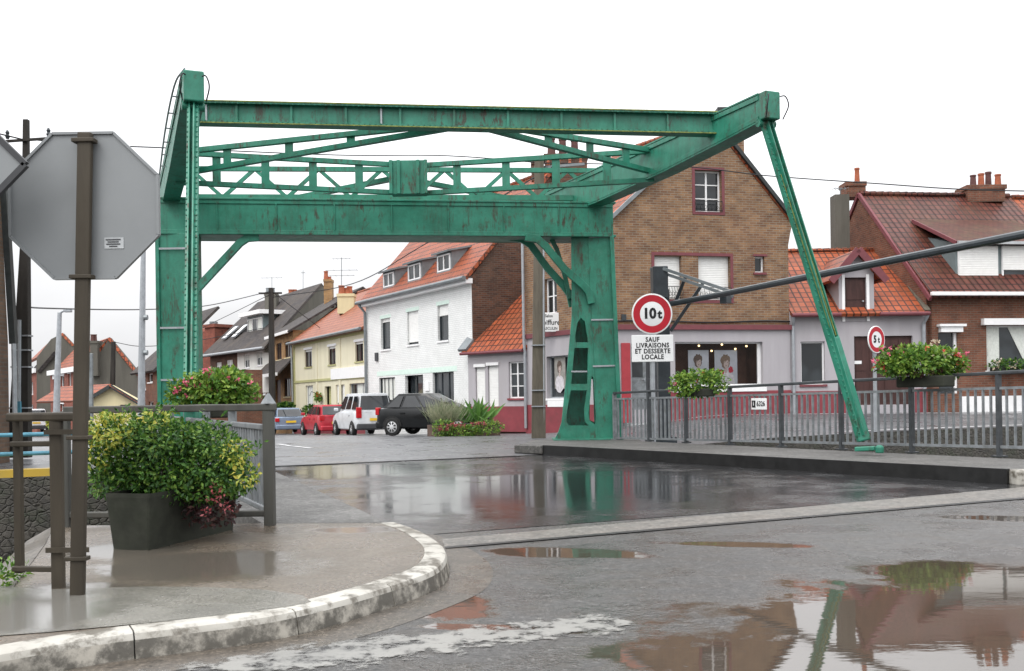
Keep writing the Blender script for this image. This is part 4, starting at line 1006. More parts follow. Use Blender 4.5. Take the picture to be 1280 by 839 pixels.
# upper windows
FG.win(w_att, hb, nx=2, nz=3, rec=.2, sill=None, surround='trim_red', sw=.10)
for k, (r, nm) in enumerate(((w1, 0), (w2, 0))): FG.win(r, hb, nx=1, rec=.2, sill=None, shut=.97)
FG.win(w3, hb, nx=1, rec=.15, sill='trim_red')
FG.part((w3[0] - .06, w3[1] + .1, w3[3], w3[3] + .07), -.1, .02, 'lintel', M['trim_red'], hb)
mb = MB(); gr = (w1[0], w2[1], w1[2] - .02, w1[3] + .02)
for q in ((gr[0] - .1, gr[0], gr[2] - .1, gr[3] + .1), (gr[1], gr[1] + .1, gr[2] - .1, gr[3] + .1), (gr[0], gr[1], gr[3], gr[3] + .1), (gr[0], gr[1], gr[2] - .1, gr[2])): FG.box(mb, q, -.05, .022)
mb.build('surround', M['trim_red'], hb)
def balconet(r, parent, fac, h=.33):
    mb = MB(); a, b, z = r[0], r[1], r[2] + .02
    for zz in (.02, h): mb.beam(fac.at(a, z + zz, .05), fac.at(b, z + zz, .05), .02, .02)
    n = 7
    for i in range(n + 1):
        x = a + (b - a)*i/n; mb.tube([fac.at(x, z, .05), fac.at(x + .02, z + h*.5, .09), fac.at(x, z + h, .05)], .009, 4)
        if i < n:
            c = a + (b - a)*(i + .5)/n; mb.tube([fac.at(c + .05*math.cos(t), z + h*.4 + .06*math.sin(t), .06) for t in [k*.7 for k in range(10)]], .007, 4)
    mb.build('window_guard', M['wire'], parent)
balconet(w_att, hb, FG); balconet((w1[0] + .3, w1[1], w1[2], 0), hb, FG, .4); balconet(w2, hb, FG, .4)
q = FG.px(780, 397); FG.part((q[0] - .1, q[0] + .06, q[1] - .1, q[1] + .1), 0, .06, 'meter_box', M['boom'], hb)
# chimneys
chimney(897, 931, 134, 200, 35.6, 1.0, 'brick_brown', hb, cap=True, capmat='verge')
chimney(680, 736, 192, 236, 42.5, 1.1, 'brick_dark', hb, pots=((689, 172, .5), (703, 173, .5), (718, 174, .5)), potmat='pot_dark')
# hanging salon sign
sg = empty('salon_sign', P(690, 416, 36.0), 'white projecting salon sign reading Coiffure Masculin, half behind the concrete pole', 'sign')
a, b = P(668, 402, 35.4), P(703.5, 402, 35.6); su = (b - a).normalized(); sn = V(su.y, -su.x, 0); c = (a + b)/2
zt, zb_ = P(690, 391, 35.5).z, P(690, 415, 35.5).z
mb = MB(); mb.frame(V(c.x, c.y, (zt + zb_)/2), su*(b - a).length/2, sn*.05, UP*(zt - zb_)/2); pn = mb.build('sign_panel', M['sign_white'], sg, bevel=.02)
mb = MB(); cc = V(c.x, c.y, 0) + sn*.053
text_mb(mb, 'Salon', .15, cc + UP*(zt - .12), su, UP, sn, .003, .01, .9); text_mb(mb, 'Coiffure', .27, cc + UP*((zt + zb_)/2 - .01), su, UP, sn, .003, .012, .9); text_mb(mb, 'MASCULIN', .14, cc + UP*(zb_ + .12), su, UP, sn, .003, .012, .9)
mb.build('lettering', M['black'], pn)
mb = MB(); mb.beam(V(b.x, b.y + .1, zb_ + .1), V(b.x + .7, b.y - .1, zb_ + .05), .04, .04); mb.build('bracket', M['boom'], sg)

# ================================================================ small annexe with the orange lean-to roof
FA = Fac((-1.72, 39.4), (.6, 37.28))
ha = empty('annexe_house', FA.at(1, 0), 'low grey annexe with bright orange tiled roof and dark red plinth', 'house')
e0_, e1_ = FA.px(587, 441), FA.px(659, 432); ez = (e0_[1] + e1_[1])/2
wA = FA.rect(609, 452, 655, 499) ; wA = FA.rect(636, 452, 655, 498); s1A = FA.rect(594.5, 459, 606.5, 505); s2A = FA.rect(610, 457, 623, 510)
FA.wall([(0, -.15), (FA.L, -.15), (FA.L, ez), (0, ez)], [wA, s1A, s2A], M['render_grey'], ha, .5)
FA.win(wA, ha, nx=2, nz=3, rec=.1, sill='plinth_red'); FA.win(s1A, ha, nx=1, shut=.98, sill=None, rec=.1); FA.win(s2A, ha, nx=1, shut=.98, sill=None, rec=.1)
FA.part((-.01, FA.L, -.15, FA.px(640, 508)[1]), .003, .05, 'plinth', M['plinth_red'], ha)
for r in (s1A, s2A): FA.part((r[0] - .05, r[1] + .05, r[3], r[3] + .12), -.1, .06, 'shutter_box', M['white'], ha)
dA = 3.6; zr = 6.45
eL_, eR_ = FA.at(-.15, ez - .05, .22), FA.at(FA.L + .05, ez - .05, .22)
slab([eL_, eR_, FA.at(FA.L + .05, zr, -dA), FA.at(-.12, zr, -dA)], .12, 'roof', 'tile_orange', ha)
tubepart([FA.at(-.15, ez - .12, .28), FA.at(FA.L, ez - .12, .28)], .06, 'gutter', 'trim_red', ha)
mb = MB(); mb.beam(FA.at(-.12, ez + .02, .2), FA.at(-.12, zr + .12, -dA), .46, .12); mb.build('flashing', M['zinc'], ha)
tubepart([FB.at(.1, eaveB - .1, .15), FB.at(.1, 3.2, .15), FB.at(.1, 2.8, .12), FB.at(.1, 0, .12)], .055, 'downpipe', 'galv_light', hb)

# ================================================================ white brick house
FW = Fac((-7.13, 49.0), (-1.54, 39.5))
hw_ = empty('white_brick_house', FW.at(5, -.3), 'white painted brick house with three zinc dormers in an orange tiled roof', 'house')
gzW = (FW.px(590, 345)[1] + FW.px(460, 375)[1])/2
rW = FW.rect
ups = [rW(476.3, 398, 487.8, 437), rW(509, 389, 523, 431), rW(547, 381, 560.5, 426)]
dns = [rW(474, 472, 494, 503), rW(506.5, 469, 529, 505), rW(541, 465, 567.5, 510)]
FW.wall([(0, -.9), (FW.L, -.9), (FW.L, gzW), (0, gzW)], ups + dns, M['brick_white'], hw_, 7.3)
for r, k in zip(ups, (.12, .92, .3)):
    FW.win(r, hw_, 'boom', nx=1, rec=.12, sill='white', shut=k)
    FW.part((r[0] - .1, r[1] + .1, r[3], r[3] + .16), -.02, .012, 'lintel', M['mint'], hw_)
FW.win(dns[0], hw_, 'boom', nx=4, rec=.1, sill=None, curtain=[(.1, .9, .1)]); FW.win(dns[1], hw_, 'boom', nx=3, rec=.3, sill=None); FW.win(dns[2], hw_, 'boom', nx=3, nz=1, rec=.12, sill=None)
FW.part((dns[0][0] - .2, dns[2][1] + .3, dns[2][3] + .0, dns[2][3] + .22), -.02, .010, 'lintel', M['mint'], hw_)
dW = 3.75; zrW = 10.55
a0_, a1_ = FW.at(-.1, gzW - .1, .35), FW.at(FW.L + .12, gzW - .1, .35); b0_, b1_ = FW.at(-.1, zrW, -dW), FW.at(FW.L + .12, zrW, -dW)
slab([a0_, a1_, b1_, b0_], .14, 'roof', 'tile_orange', hw_); c0_, c1_ = FW.at(-.1, gzW, -7.6), FW.at(FW.L + .12, gzW, -7.6); slab([b0_, b1_, c1_, c0_], .14, 'roof', 'tile_orange', hw_)
ridge(b0_ + UP*.02, b1_ + UP*.02, hw_, 'tile_orange')
FRs = Fac((FW.b.x + .004, FW.b.y + .004), tuple((FW.b - FW.n*7.3)[:2]))
FRs.wall([(0, -.5), (7.3, -.5), (7.3, gzW), (dW, zrW - .12), (0, gzW)], [], M['brick_dark'], hw_, .2, name='gable_wall', d=.03)
tubepart([FW.at(-.2, gzW - .12, .42), FW.at(FW.L + .15, gzW - .12, .42)], .09, 'gutter', 'zinc', hw_)
tubepart([FW.at(.05, gzW - .2, .4), FW.at(.12, gzW - .6, .1), FW.at(.12, -.6, .1)], .07, 'downpipe', 'zinc', hw_)
FW.part((-.1, FW.L + .1, gzW - .32, gzW - .12), 0, .3, 'eaves_board', M['white'], hw_)
sl_ang = (zrW - gzW + .1)/(dW + .35)
for (x0, y0, x1, y1) in ((480, 341, 492.5, 358.5), (511, 330, 526, 350), (547.5, 318, 563, 339)):
    z1_, z0_ = FW.px((x0 + x1)/2, y0)[1], FW.px((x0 + x1)/2, y1)[1]
    xm = (x0 + x1)/2
    # dormer front stands on the roof slope: find depth back from the facade where the roof is at sill height
    dd = .0
    for _ in range(8):
        Ff = Fac(tuple((FW.a + FW.n*dd)[:2]), tuple((FW.b + FW.n*dd)[:2])); zs = Ff.px(xm, y1)[1]; dd = .35 - max(0, (zs - (gzW - .1)))/sl_ang
    s0, s1, zb, zt = Ff.rect(x0, y0, x1, y1); s0 -= .12; s1 += .12; zt += .1
    run = (zt + .15 - zb)/sl_ang
    mb = MB(); mb.prism([Ff.at(s0, zb - .1, 0), Ff.at(s0, zt, 0), Ff.at(s0, zt + .15, -run), Ff.at(s0, zb - .1, -.2)], Ff.u*(s1 - s0)); dm = mb.build('dormer', M['zinc'], hw_)
    Ff.win((s0 + .14, s1 - .1, zb, zt - .12), hw_, 'white', nx=2, rec=-.03, sill='zinc')
    slab([Ff.at(s0 - .12, zt, .22), Ff.at(s1 + .12, zt, .22), Ff.at(s1 + .12, zt + .26, -run - .12), Ff.at(s0 - .12, zt + .26, -run - .12)], .08, 'dormer_roof', 'zinc', hw_)
chimney(664, 679, 200, 226, 41.9, .6, 'brick_dark', hw_, pots=((668, 197, .35),), potmat='pot_dark')
q = FW.px(471, 500); FW.part((q[0], q[0] + .3, 3.0, 3.4), 0, .08, 'meter_box', M['bumper'], hw_)
q = FW.px(534.5, 483); FW.part((q[0] - .2, q[0] + .2, q[1] - .2, q[1] + .2), 0, .05, 'letter_box', M['white'], hw_)

# ================================================================ yellow house
FY = Fac((-13.55, 61.9), (-7.1, 49.3))
hy = empty('yellow_house', FY.at(6, -.7), 'cream yellow rendered house with salmon tiled roof and olive trim', 'house')
gY = 4.78; rY = FY.rect
ups = [rY(381, 437, 390, 459), rY(410.5, 433, 419.5, 456), rY(444, 427, 454, 452)]
dns = [rY(382.5, 482, 391.5, 516), rY(406, 483, 414, 506), rY(420, 481, 431, 506), rY(437, 479, 459, 506)]
FY.wall([(0, -1.5), (FY.L, -1.5), (FY.L, gY), (0, gY)], ups + dns, M['render_yellow'], hy, 7)
for r in ups:
    FY.win(r, hy, 'dark_wood', nx=2, rec=.1, sill='olive_trim', shut=.12)
    FY.part((r[0] - .15, r[1] + .15, r[3], r[3] + .13), -.02, .03, 'lintel', M['white'], hy)
FY.win(dns[0], hy, 'white', nx=2, rec=.12, sill=None, curtain=[(.1, .9, .3)]); FY.door(dns[1], hy, 'olive_trim', .25); FY.win(dns[2], hy, 'galv_light', nx=1, rec=.12, sill=None, shut=.9); FY.win(dns[3], hy, 'galv_light', nx=3, rec=.12, sill=None, curtain=[(.3, .95, .4)])
for xx in (368, 396, 425, 462): q = FY.px(xx, 450); FY.part((q[0] - .18, q[0] + .18, -1.0, gY - .3), .001, .04, 'pilaster', M['olive_trim'] if xx in (368, 462) else M['render_yellow'], hy)
for z in (FY.px(385, 478)[1], gY - .32): FY.part((0, FY.L, z, z + .14), .002, .05, 'string_course', M['olive_trim'], hy)
sgp = rY(415, 459, 461, 473); FY.part(sgp, 0, .08, 'blank_sign_board', M['white'], hy)
FY.part((0, FY.L, -1.5, -.35), .003, .05, 'plinth', M['plinth_red'], hy)
dY = 3.9; zrY = 7.9
a0_, a1_ = FY.at(-.05, gY - .08, .35), FY.at(FY.L, gY - .08, .35); b0_, b1_ = FY.at(-.05, zrY, -dY), FY.at(FY.L, zrY, -dY)
slab([a0_, a1_, b1_, b0_], .14, 'roof', 'tile_salmon', hy); slab([b0_, b1_, FY.at(FY.L, gY, -8), FY.at(-.05, gY, -8)], .14, 'roof', 'tile_salmon', hy); ridge(b0_, b1_, hy, 'tile_salmon')
tubepart([FY.at(-.05, gY - .1, .4), FY.at(FY.L, gY - .1, .4)], .08, 'gutter', 'zinc', hy)
tubepart([FY.at(.1, gY - .1, .15), FY.at(.1, -1.3, .1)], .06, 'downpipe', 'galv_light', hy)
chimney(421, 443, 367, 392, 58, .8, 'render_cream', hy, pots=((427, 357, .55), (433, 360, .5), (437, 358, .5)))
antenna(427, 322, 366, 58.2, hy, ((0.02, .5), (.35, .9), (.5, .7)))
# hanging flower basket on the yellow house is a thing of its own (see plants)

# ================================================================ slate roofed pair and ochre house
FO = Fac((-16.4, 68.2), (-13.6, 62.1)); FS = Fac((-23.9, 79.0), (-16.6, 68.5))
ho = empty('ochre_house', FO.at(2, -1), 'narrow ochre brick house with dark porch roof under a low slate roof', 'house')
gO = FO.px(352, 417)[1]; rO = FO.rect
ups = [rO(345.5, 429, 352, 450), rO(356, 427, 363.5, 447)]; dns = [rO(344.5, 475, 351, 506), rO(355, 473, 363, 496)]
FO.wall([(0, -1.8), (FO.L, -1.8), (FO.L, gO), (0, gO)], ups + dns, M['brick_ochre'], ho, 7)
for r in ups + dns[1:]: FO.win(r, ho, 'dark_wood', nx=2, rec=.1, sill='render_cream')
FO.door(dns[0], ho)
q0, q1 = FO.px(340, 458)[1], FO.px(340, 470)[1]
slab([FO.at(-1.2, q1, 1.0), FO.at(FO.L, q1, 1.0), FO.at(FO.L, q0 + .35, 0), FO.at(-1.2, q0 + .35, 0)], .1, 'porch_roof', 'slate', ho); FO.part((-1.2, FO.L, q1 - .15, q1 + .05), 1.0, 1.06, 'porch_fascia', M['white'], ho)
zO = 8.3
slab([FO.at(-.4, gO - .1, .4), FO.at(FO.L + .2, gO - .1, .4), FO.at(FO.L + 1.2, zO, -4.2), FO.at(-.4, zO, -4.2)], .12, 'roof', 'slate', ho)
slab([FO.at(-.4, zO, -4.2), FO.at(FO.L + 1.2, zO, -4.2), FO.at(FO.L + 1, gO, -8), FO.at(-.4, gO, -8)], .12, 'roof', 'slate', ho)
FO.part((-.4, FO.L + .2, gO - .2, gO - .02), .36, .44, 'fascia_board', M['white'], ho)
chimney(404.5, 415, 349, 384, 68, .8, 'brick_ochre', ho, pots=((407.5, 349 - 10, .45), (411.5, 346, .45)))
tubepart([FO.at(.05, gO, .1), FO.at(.05, -1.6, .1)], .06, 'downpipe', 'galv_light', ho)
hs = empty('slate_house', FS.at(5, -1.3), 'large slate roofed house pair, half dark brick and half white, with a box dormer', 'house')
gS = FS.px(300, 437)[1]; rS = FS.rect; xw = FS.px(297, 460)[0]
wS = [rS(270.5, 453, 277, 466), rS(283.5, 450, 291, 464), rS(305.5, 442.5, 312, 460), rS(321, 439, 328, 457), rS(320.5, 479, 325, 495), rS(328, 477, 332, 493)]
FS.wall([(0, -2), (xw, -2), (xw, gS), (0, gS)], wS[:2], M['brick_dark'], hs, 8, name='wall')
FS.wall([(xw, 1.75), (FS.L, 1.75), (FS.L, gS), (xw, gS)], wS[2:4], M['render_white'], hs, 8, name='wall')
FS.wall([(xw, -2), (FS.L, -2), (FS.L, 1.75), (xw, 1.75)], wS[4:], M['brick_dark'], hs, 8, name='wall')
for r in wS: FS.win(r, hs, 'white', nx=2, rec=.08, sill='white', curtain=[(.05, .95, .55)])
zS = 12.0; dS = 5.0
gap = 1.6
RR, RL = P(402, 354, 73.5), P(322, 378, 84); zS = RR.z; eL2, eR2 = FS.at(-.6, gS - .2, .6), FS.at(FS.L + .4, gS - .2, .6)
slab([eL2, eR2, RR, RL], .15, 'roof', 'slate', hs)
slab([RL, RR, RR*2 - eR2 - UP*(2*RR.z - 2*eR2.z), RL*2 - eL2 - UP*(2*RL.z - 2*eL2.z)], .15, 'roof', 'slate', hs)
b3 = RR*2 - eR2; mb = MB(); mb.prism([V(eR2.x, eR2.y, gS - .5), RR - UP*.12, V(b3.x, b3.y, gS - .5)], FS.u*-.2); mb.build('gable_wall', M['render_dark'], hs)
tubepart([FS.at(-.6, gS - .2, .65), FS.at(FS.L + .4, gS - .2, .65)], .1, 'gutter', 'galv_light', hs)
dd = -1.4; Ff = Fac(tuple((FS.a + FS.n*dd)[:2]), tuple((FS.b + FS.n*dd)[:2])); r = Ff.rect(310.5, 398, 328.5, 420)
mb = MB(); Ff.box(mb, (r[0] - .15, r[1] + .15, r[2] - .3, r[3] + .2), -3.2, 0); mb.build('dormer', M['slate_cheek'], hs)
Ff.win((r[0], r[1], r[2], r[3]), hs, 'white', nx=3, rec=-.04, sill=None, curtain=[(.05, .3, .05), (.7, .95, .05)])
mb = MB(); Ff.box(mb, (r[0] - .7, r[1] + .7, r[3] + .2, r[3] + .5), -3.4, .5); mb.build('dormer_roof', M['white'], hs)
for x, y in ((288, 416), (300, 414)):
    nrm = V(0, 0, 0); a_, b_, c_ = FS.at(0, gS - .2, .6), FS.at(1, gS - .2, .6), FS.at(0, zS, -dS); nrm = (b_ - a_).cross(c_ - a_).normalized(); nrm = nrm if nrm.z > 0 else -nrm
    d_ = ray(x, y); t_ = (a_ + nrm*.12 - V(0, 0, EYE)).dot(nrm)/d_.dot(nrm); c = V(0, 0, EYE) + d_*t_; su_ = (c_ - a_).normalized()
    mb = MB(); mb.frame(c, FS.u*.42, su_*.75, nrm*.05); sk = mb.build('roof_window', M['galv_light'], hs); mb = MB(); mb.frame(c + nrm*.03, FS.u*.34, su_*.66, nrm*.03); mb.build('pane', M['white'], sk)
chimney(330.5, 346, 367, 392, 77, .9, 'render_dark', hs, pots=((335, 360, .5), (341, 360, .5)), potmat='zinc')
antenna(340, 347, 362, 77.2, hs, ((0, .8),)); 
chimney(360, 376, 370, 381, 80, .8, 'brick_red', hs, pots=((363.5, 362, .6), (368, 362, .6), (373, 363, .6)))
antenna(379, 338, 365, 80.2, hs, ((.1, .15),))
# red brick block beside it
FZ = Fac((-28.3, 88), (-24.6, 82)) ; FZ = Fac(tuple(P(240, 450, 84)[:2]), tuple(P(268.5, 450, 82)[:2]))
hz = empty('red_brick_house', FZ.at(1, -1.4), 'plain red brick house end with stepped parapet behind the left bridge leg', 'house')
FZ.wall([FZ.px(*q) for q in ((240, 520), (268.5, 520), (268.5, 409), (256, 408), (256, 414), (251, 417), (247, 410), (244, 416), (240, 420))], [], M['brick_red'], hz, 6)
FZ.part(FZ.rect(255, 405.5, 270, 409.5), -6, .15, 'chimney_cap', M['brick_red'], hz)
tubepart([FZ.at(FZ.px(262, 405)[0], FZ.px(262, 406)[1], -.4), FZ.at(FZ.px(262, 405)[0], FZ.px(262, 402)[1], -.4)], .35, 'chimney_pot', 'zinc', hz)
# ================================================================ grey cottage
FC = Fac(tuple(P(986.5, 400, 34.4)[:2]), tuple(P(1157, 400, 34.5)[:2]))
hc = empty('grey_cottage', FC.at(2, .3), 'low grey rendered cottage with orange tiled roof and pointed wall dormer', 'house')
gC = (FC.px(988, 390)[1] + FC.px(1155, 387)[1])/2; rC = FC.rect
wC = rC(1001, 427, 1031, 481); gd_ = rC(1068, 420, 1141, 506); dz0, dz1, ddz0, ddz1 = rC(1055.5, 347, 1082.5, 402)
FC.wall([(0, .25), (FC.L, .25), (FC.L, gC), (0, gC)], [wC, gd_], M['render_grey'], hc, 6.5, .16)
FC.win(wC, hc, nx=1, rec=.13, sill='trim_red')
FC.door(gd_, hc, 'dark_wood', .12, 4)
q = rC(1068, 451, 1078, 455); FC.part(q, -.11, -.085, 'name_plate', M['white'], hc)
FC.part((0, gd_[0] - .05, .25, FC.px(1020, 489)[1]), .002, .04, 'plinth', M['plinth_red'], hc); FC.part((gd_[1] + .05, FC.L, .25, FC.px(1150, 486)[1]), .002, .04, 'plinth', M['plinth_red'], hc)
dC, zC = 3.5, P(1040, 312.5, 37.6).z
ra_, rb_ = FC.at(0, zC, -dC), FC.at(FC.L - .4, zC, -dC)
slab([FC.at(0.02, gC - .12, .28), FC.at(FC.L, gC - .12, .28), FC.at(FC.L, zC, -dC), FC.at(0.02, zC, -dC)], .12, 'roof', 'tile_orange', hc)
slab([FC.at(0.02, zC, -dC), FC.at(FC.L, zC, -dC), FC.at(FC.L, gC, -7), FC.at(0.02, gC, -7)], .12, 'roof', 'tile_orange', hc)
ridge(FC.at(0, zC + .03, -dC), FC.at(FC.L - .1, zC + .03, -dC), hc, 'tile_orange')
a_, b_ = FC.px(1036, 390)[0], FC.px(1109, 390)[0]
for x0, x1 in ((.0, dz0 - .25), (dz1 + .35, FC.L)): tubepart([FC.at(x0, gC - .15, .34), FC.at(x1, gC - .15, .34)], .07, 'gutter', 'trim_red', hc)
tubepart([FC.at(.05, gC - .2, .3), FC.at(.1, gC - .5, .08), FC.at(.1, .3, .08)], .055, 'downpipe', 'galv_light', hc); tubepart([FC.at(FC.L - .05, gC - .2, .3), FC.at(FC.L - .12, gC - .5, .08), FC.at(FC.L - .12, .4, .08)], .055, 'downpipe', 'galv_light', hc)
# wall dormer with pointed hood
dl_, dr2 = FC.px(1048, 370)[0], FC.px(1092, 370)[0]; dap = FC.px(1072, 312)[1]; deave = FC.px(1048, 343)[1]; dm_ = (dl_ + dr2)/2
FC.wall([(dl_, gC - .25), (dr2, gC - .25), (dr2, deave), (dm_, dap - .1), (dl_, deave)], [(dz0, dz1, ddz0, ddz1)], M['render_grey'], hc, 2.6, .1, name='dormer', d=.03)
FC.door((dz0, dz1, ddz0, ddz1), hc, 'dark_wood', .08, 1)
FC.part((dz0 - .1, dz0, ddz0, ddz1 + .1), .03, .05, 'door_trim', M['white'], hc); FC.part((dz1, dz1 + .1, ddz0, ddz1 + .1), .03, .05, 'door_trim', M['white'], hc)
lo = FC.px(1048, 345); ro = FC.px(1101, 340)
run = 2.9
for (s_, z_) in ((dl_ - .35, deave - .22), (dr2 + .35, deave - .22)):
    slab([FC.at(s_, z_, .25), FC.at(dm_, dap, .25), FC.at(dm_, dap, -run), FC.at(s_, z_, -run)], .1, 'dormer_roof', 'tile_orange', hc)
    mb = MB(); mb.beam(FC.at(s_, z_ - .06, .29), FC.at(dm_, dap - .04, .29), .06, .24); mb.build('barge_board', M['trim_red'], hc)
q = FC.px(994, 329)
# small round roof vent
c = FC.at(q[0]*1.05, q[1] - .1, -dC*((q[1] - .1 - gC)/(zC - gC)) + .1); mb = MB(); mb.lathe(c, UP, [(.12, -.1), (.12, .1), (.16, .12), (.16, .2), (.05, .27)], 12); mb.build('roof_vent', M['zinc'], hc, smooth=30)
# lamp-free garden end

# ================================================================ right brick house
FR = Fac(tuple(P(1158.5, 400, 34.52)[:2]), (21.5, 35.6))
hr = empty('dormer_house', FR.at(2, .4), 'red-brown brick house with glazed brown roof, wide box dormer and white roller shutters', 'house')
gR = (FR.px(1165, 369)[1] + FR.px(1279, 367)[1])/2; rR = FR.rect
wR = rR(1233, 407, 1300, 463); dR = rR(1173, 416, 1197, 492)
dRr, zR = 4.55, P(1078, 243, 39).z
FR.wall([(0, .25), (FR.L, .25), (FR.L, gR), (0, gR)], [wR, dR], M['brick_right'], hr, 9.0, .15)
FR.win(wR, hr, 'white', nx=1, rec=.13, sill='white', curtain=[(.02, .28, .0)])
# draped curtains: two tapering falls
for p in ([(1233.5, 409), (1249, 409), (1234.5, 452), (1233.5, 455)], [(1262, 409), (1300, 409), (1300, 450), (1282, 450)]):
    mb = MB(); qs = [FR.px(*k) for k in p]; n = 9
    t_ = [FR.at(qs[0][0] + (qs[1][0] - qs[0][0])*i/n, qs[0][1], -.13 + .012*(i % 2)) for i in range(n + 1)]; b_ = [FR.at(qs[3][0] + (qs[2][0] - qs[3][0])*i/n, qs[3][1] + (qs[2][1] - qs[3][1])*i/n, -.13 + .012*(i % 2)) for i in range(n + 1)]
    strip(mb, [t_, b_]); mb.build('curtain', M['curtain'], hr)
FR.door(dR, hr, 'glass', .14, 1); FR.part((dR[1] - .1, dR[1], dR[2], dR[3]), -.14, -.06, 'door_frame', M['white'], hr)
FR.part(rR(1170.5, 405.5, 1203.5, 408.5), .0, .22, 'awning_hood', M['white'], hr); FR.part(rR(1173, 408.6, 1200.5, 415.5), .0, .16, 'shutter_box', M['white'], hr)
FR.part(rR(1226, 398.5, 1310, 406.5), .0, .18, 'shutter_box', M['white'], hr)
FR.part((dR[1] + .1, FR.L, .25, .95), .002, .03, 'plinth', M['white'], hr)
e0_, e1_ = FR.at(.1, gR - .05, .38), FR.at(FR.L + 4, gR - .05, .38); q0, q1 = FR.at(.1, zR, -dRr), FR.at(FR.L + 4, zR, -dRr)
xs_ = (P(1257, 247, 40.2) - FR.a).dot(FR.u)
q1a = FR.at(xs_, zR, -dRr); e1a = FR.at(xs_, gR - .05, .38)
slab([FR.at(-.02, gR - .05, .38), e1a, q1a, FR.at(-.02, zR, -dRr)], .14, 'roof', 'tile_brown', hr)
slab([FR.at(-.02, zR, -dRr), q1a, FR.at(xs_, gR, -9.3), FR.at(-.02, gR, -9.3)], .14, 'roof', 'tile_brown', hr)
ridge(FR.at(0, zR + .03, -dRr), FR.at(xs_, zR + .03, -dRr), hr, 'tile_brown', .11)
FRl = Fac(tuple(FR.at(0, 0, -9)[:2]), tuple(FR.at(0, 0, 0)[:2]))
FRl.wall([(0, .25), (9, .25), (9, gR), (9 - dRr, zR - .16), (0, gR)], [], M['brick_right'], hr, .2, name='gable_wall', d=.02)
for p, q in (((9.3, gR - .2), (9 - dRr, zR)), ((9 - dRr, zR), (0, gR))): mb = MB(); mb.beam(FRl.at(p[0], p[1], .04), FRl.at(q[0], q[1], .04), .10, .15); mb.build('verge_board', M['trim_red'], hr)
mb = MB(); mb.beam(FC.at(FC.L - .02, gC - .05, .2) , FC.at(FC.L - .02, zC + .05, -dC), .2, .08); mb.build('flashing', M['concrete_pole'], hr)
mb = MB(); mb.beam(FR.at(-.1, gR - .03, .45), FR.at(FR.L + 4, gR - .03, .45), .14, .13); mb.build('gutter', M['white'], hr, bevel=.02)
# box dormer
zt, zb_ = None, None
dd = -.55; Ff = Fac(tuple((FR.a + FR.n*dd)[:2]), tuple((FR.b + FR.n*dd)[:2]))
r1 = Ff.rect(1196.5, 308, 1246, 351); r2 = Ff.rect(1251, 308, 1320, 351); zt = Ff.px(1240, 304.5)[1]; zb_ = r1[2]; sL = Ff.px(1194.5, 330)[0]; sR = r2[1] + .2
top = zt; slope = (zR - gR)/(dRr + .38)
rn_ = (top + .25 - zb_)/slope + .3
mb = MB(); mb.prism([Ff.at(sL, zb_ - .15, 0), Ff.at(sL, top, 0), Ff.at(sL, top + .75, -rn_ - .7), Ff.at(sL, zb_ - .15, -.3)], Ff.u*(sR - sL)); dmr = mb.build('dormer', M['slate_cheek'], hr)
Ff.win((r1[0], r1[1], r1[2], r1[3]), hr, 'white', nx=1, rec=-.05, sill='white', shut=.97); Ff.win((r2[0], r2[1], r2[2], r2[3]), hr, 'white', nx=2, rec=-.05, sill='white', shut=.7)
rend = -(zR - top)/slope*0 - 3.4
zback = gR - .05 + slope*(.38 + (.55 + 2.55))
slab([Ff.at(sL - .12, top + .02, .25), Ff.at(sR, top + .02, .25), Ff.at(sR, zback + .12, -2.55), Ff.at(sL - .12, zback + .12, -2.55)], .12, 'dormer_roof', 'tile_flat', hr)
mb = MB(); mb.beam(Ff.at(sL - .13, top - .02, .25), Ff.at(sL - .13, zback + .06, -2.55), .05, .13); mb.build('verge_board', M['trim_red'], hr)
mb = MB(); mb.beam(Ff.at(sL - .1, top - .02, .31), Ff.at(sR, top - .02, .31), .1, .1); mb.build('gutter', M['zinc_light'], hr)
mb = MB()
for i in range(12): x = r1[0] + .5 + i*.13; mb.beam(Ff.at(x, zb_ + .04, .08), Ff.at(x, zb_ + .3, .08), .012, .012)
mb.beam(Ff.at(r1[0] + .4, zb_ + .17, .08), Ff.at(r1[0] + 2.1, zb_ + .17, .08), .012, .012); mb.build('window_guard', M['wire'], hr)
chimney(1057, 1083, 227, 246, 39.2, .8, 'brick_right', hr, pots=((1071, 210, .3),))
chimney(1044, 1062, 243, 312, 38.4, .6, 'render_dark', hr, cap=False)
antenna(1050, 235, 243, 38.6, hr, ((0, .25),))
chimney(1208, 1258, 231, 252, 39.4, 1.0, 'brick_right', hr, pots=((1216, 219, .35), (1226, 217, .36), (1235, 215, .36), (1247, 218, .36)), potmat=('pot_dark', 'terracotta'))
# neighbour at the very edge
hn = empty('neighbour_house', FR.at(xs_ + 2, .4), 'house with orange tiles at the right edge behind the four-pot chimney', 'house')
FN = Fac(tuple(FR.at(xs_ + .1, 0)[:2]), tuple(FR.at(xs_ + 8, 0)[:2]))
FN.wall([(0, .25), (FN.L, .25), (FN.L, gR), (0, gR)], [], M['brick_right'], hn, 9)
slab([FN.at(-.06, gR - .05, .36), FN.at(FN.L, gR - .05, .36), FN.at(FN.L, zR - .05, -dRr), FN.at(-.06, zR - .05, -dRr)], .14, 'roof', 'tile_orange', hn)
slab([FN.at(-.06, zR - .05, -dRr), FN.at(FN.L, zR - .05, -dRr), FN.at(FN.L, gR, -9.3), FN.at(-.06, gR, -9.3)], .14, 'roof', 'tile_orange', hn); ridge(FN.at(0, zR, -dRr), FN.at(FN.L, zR, -dRr), hn, 'tile_orange', .1)

# ================================================================ left bank houses
def pxhouse(base_px, Y, name, label): return empty(name, P(*base_px, Y), label, 'house')
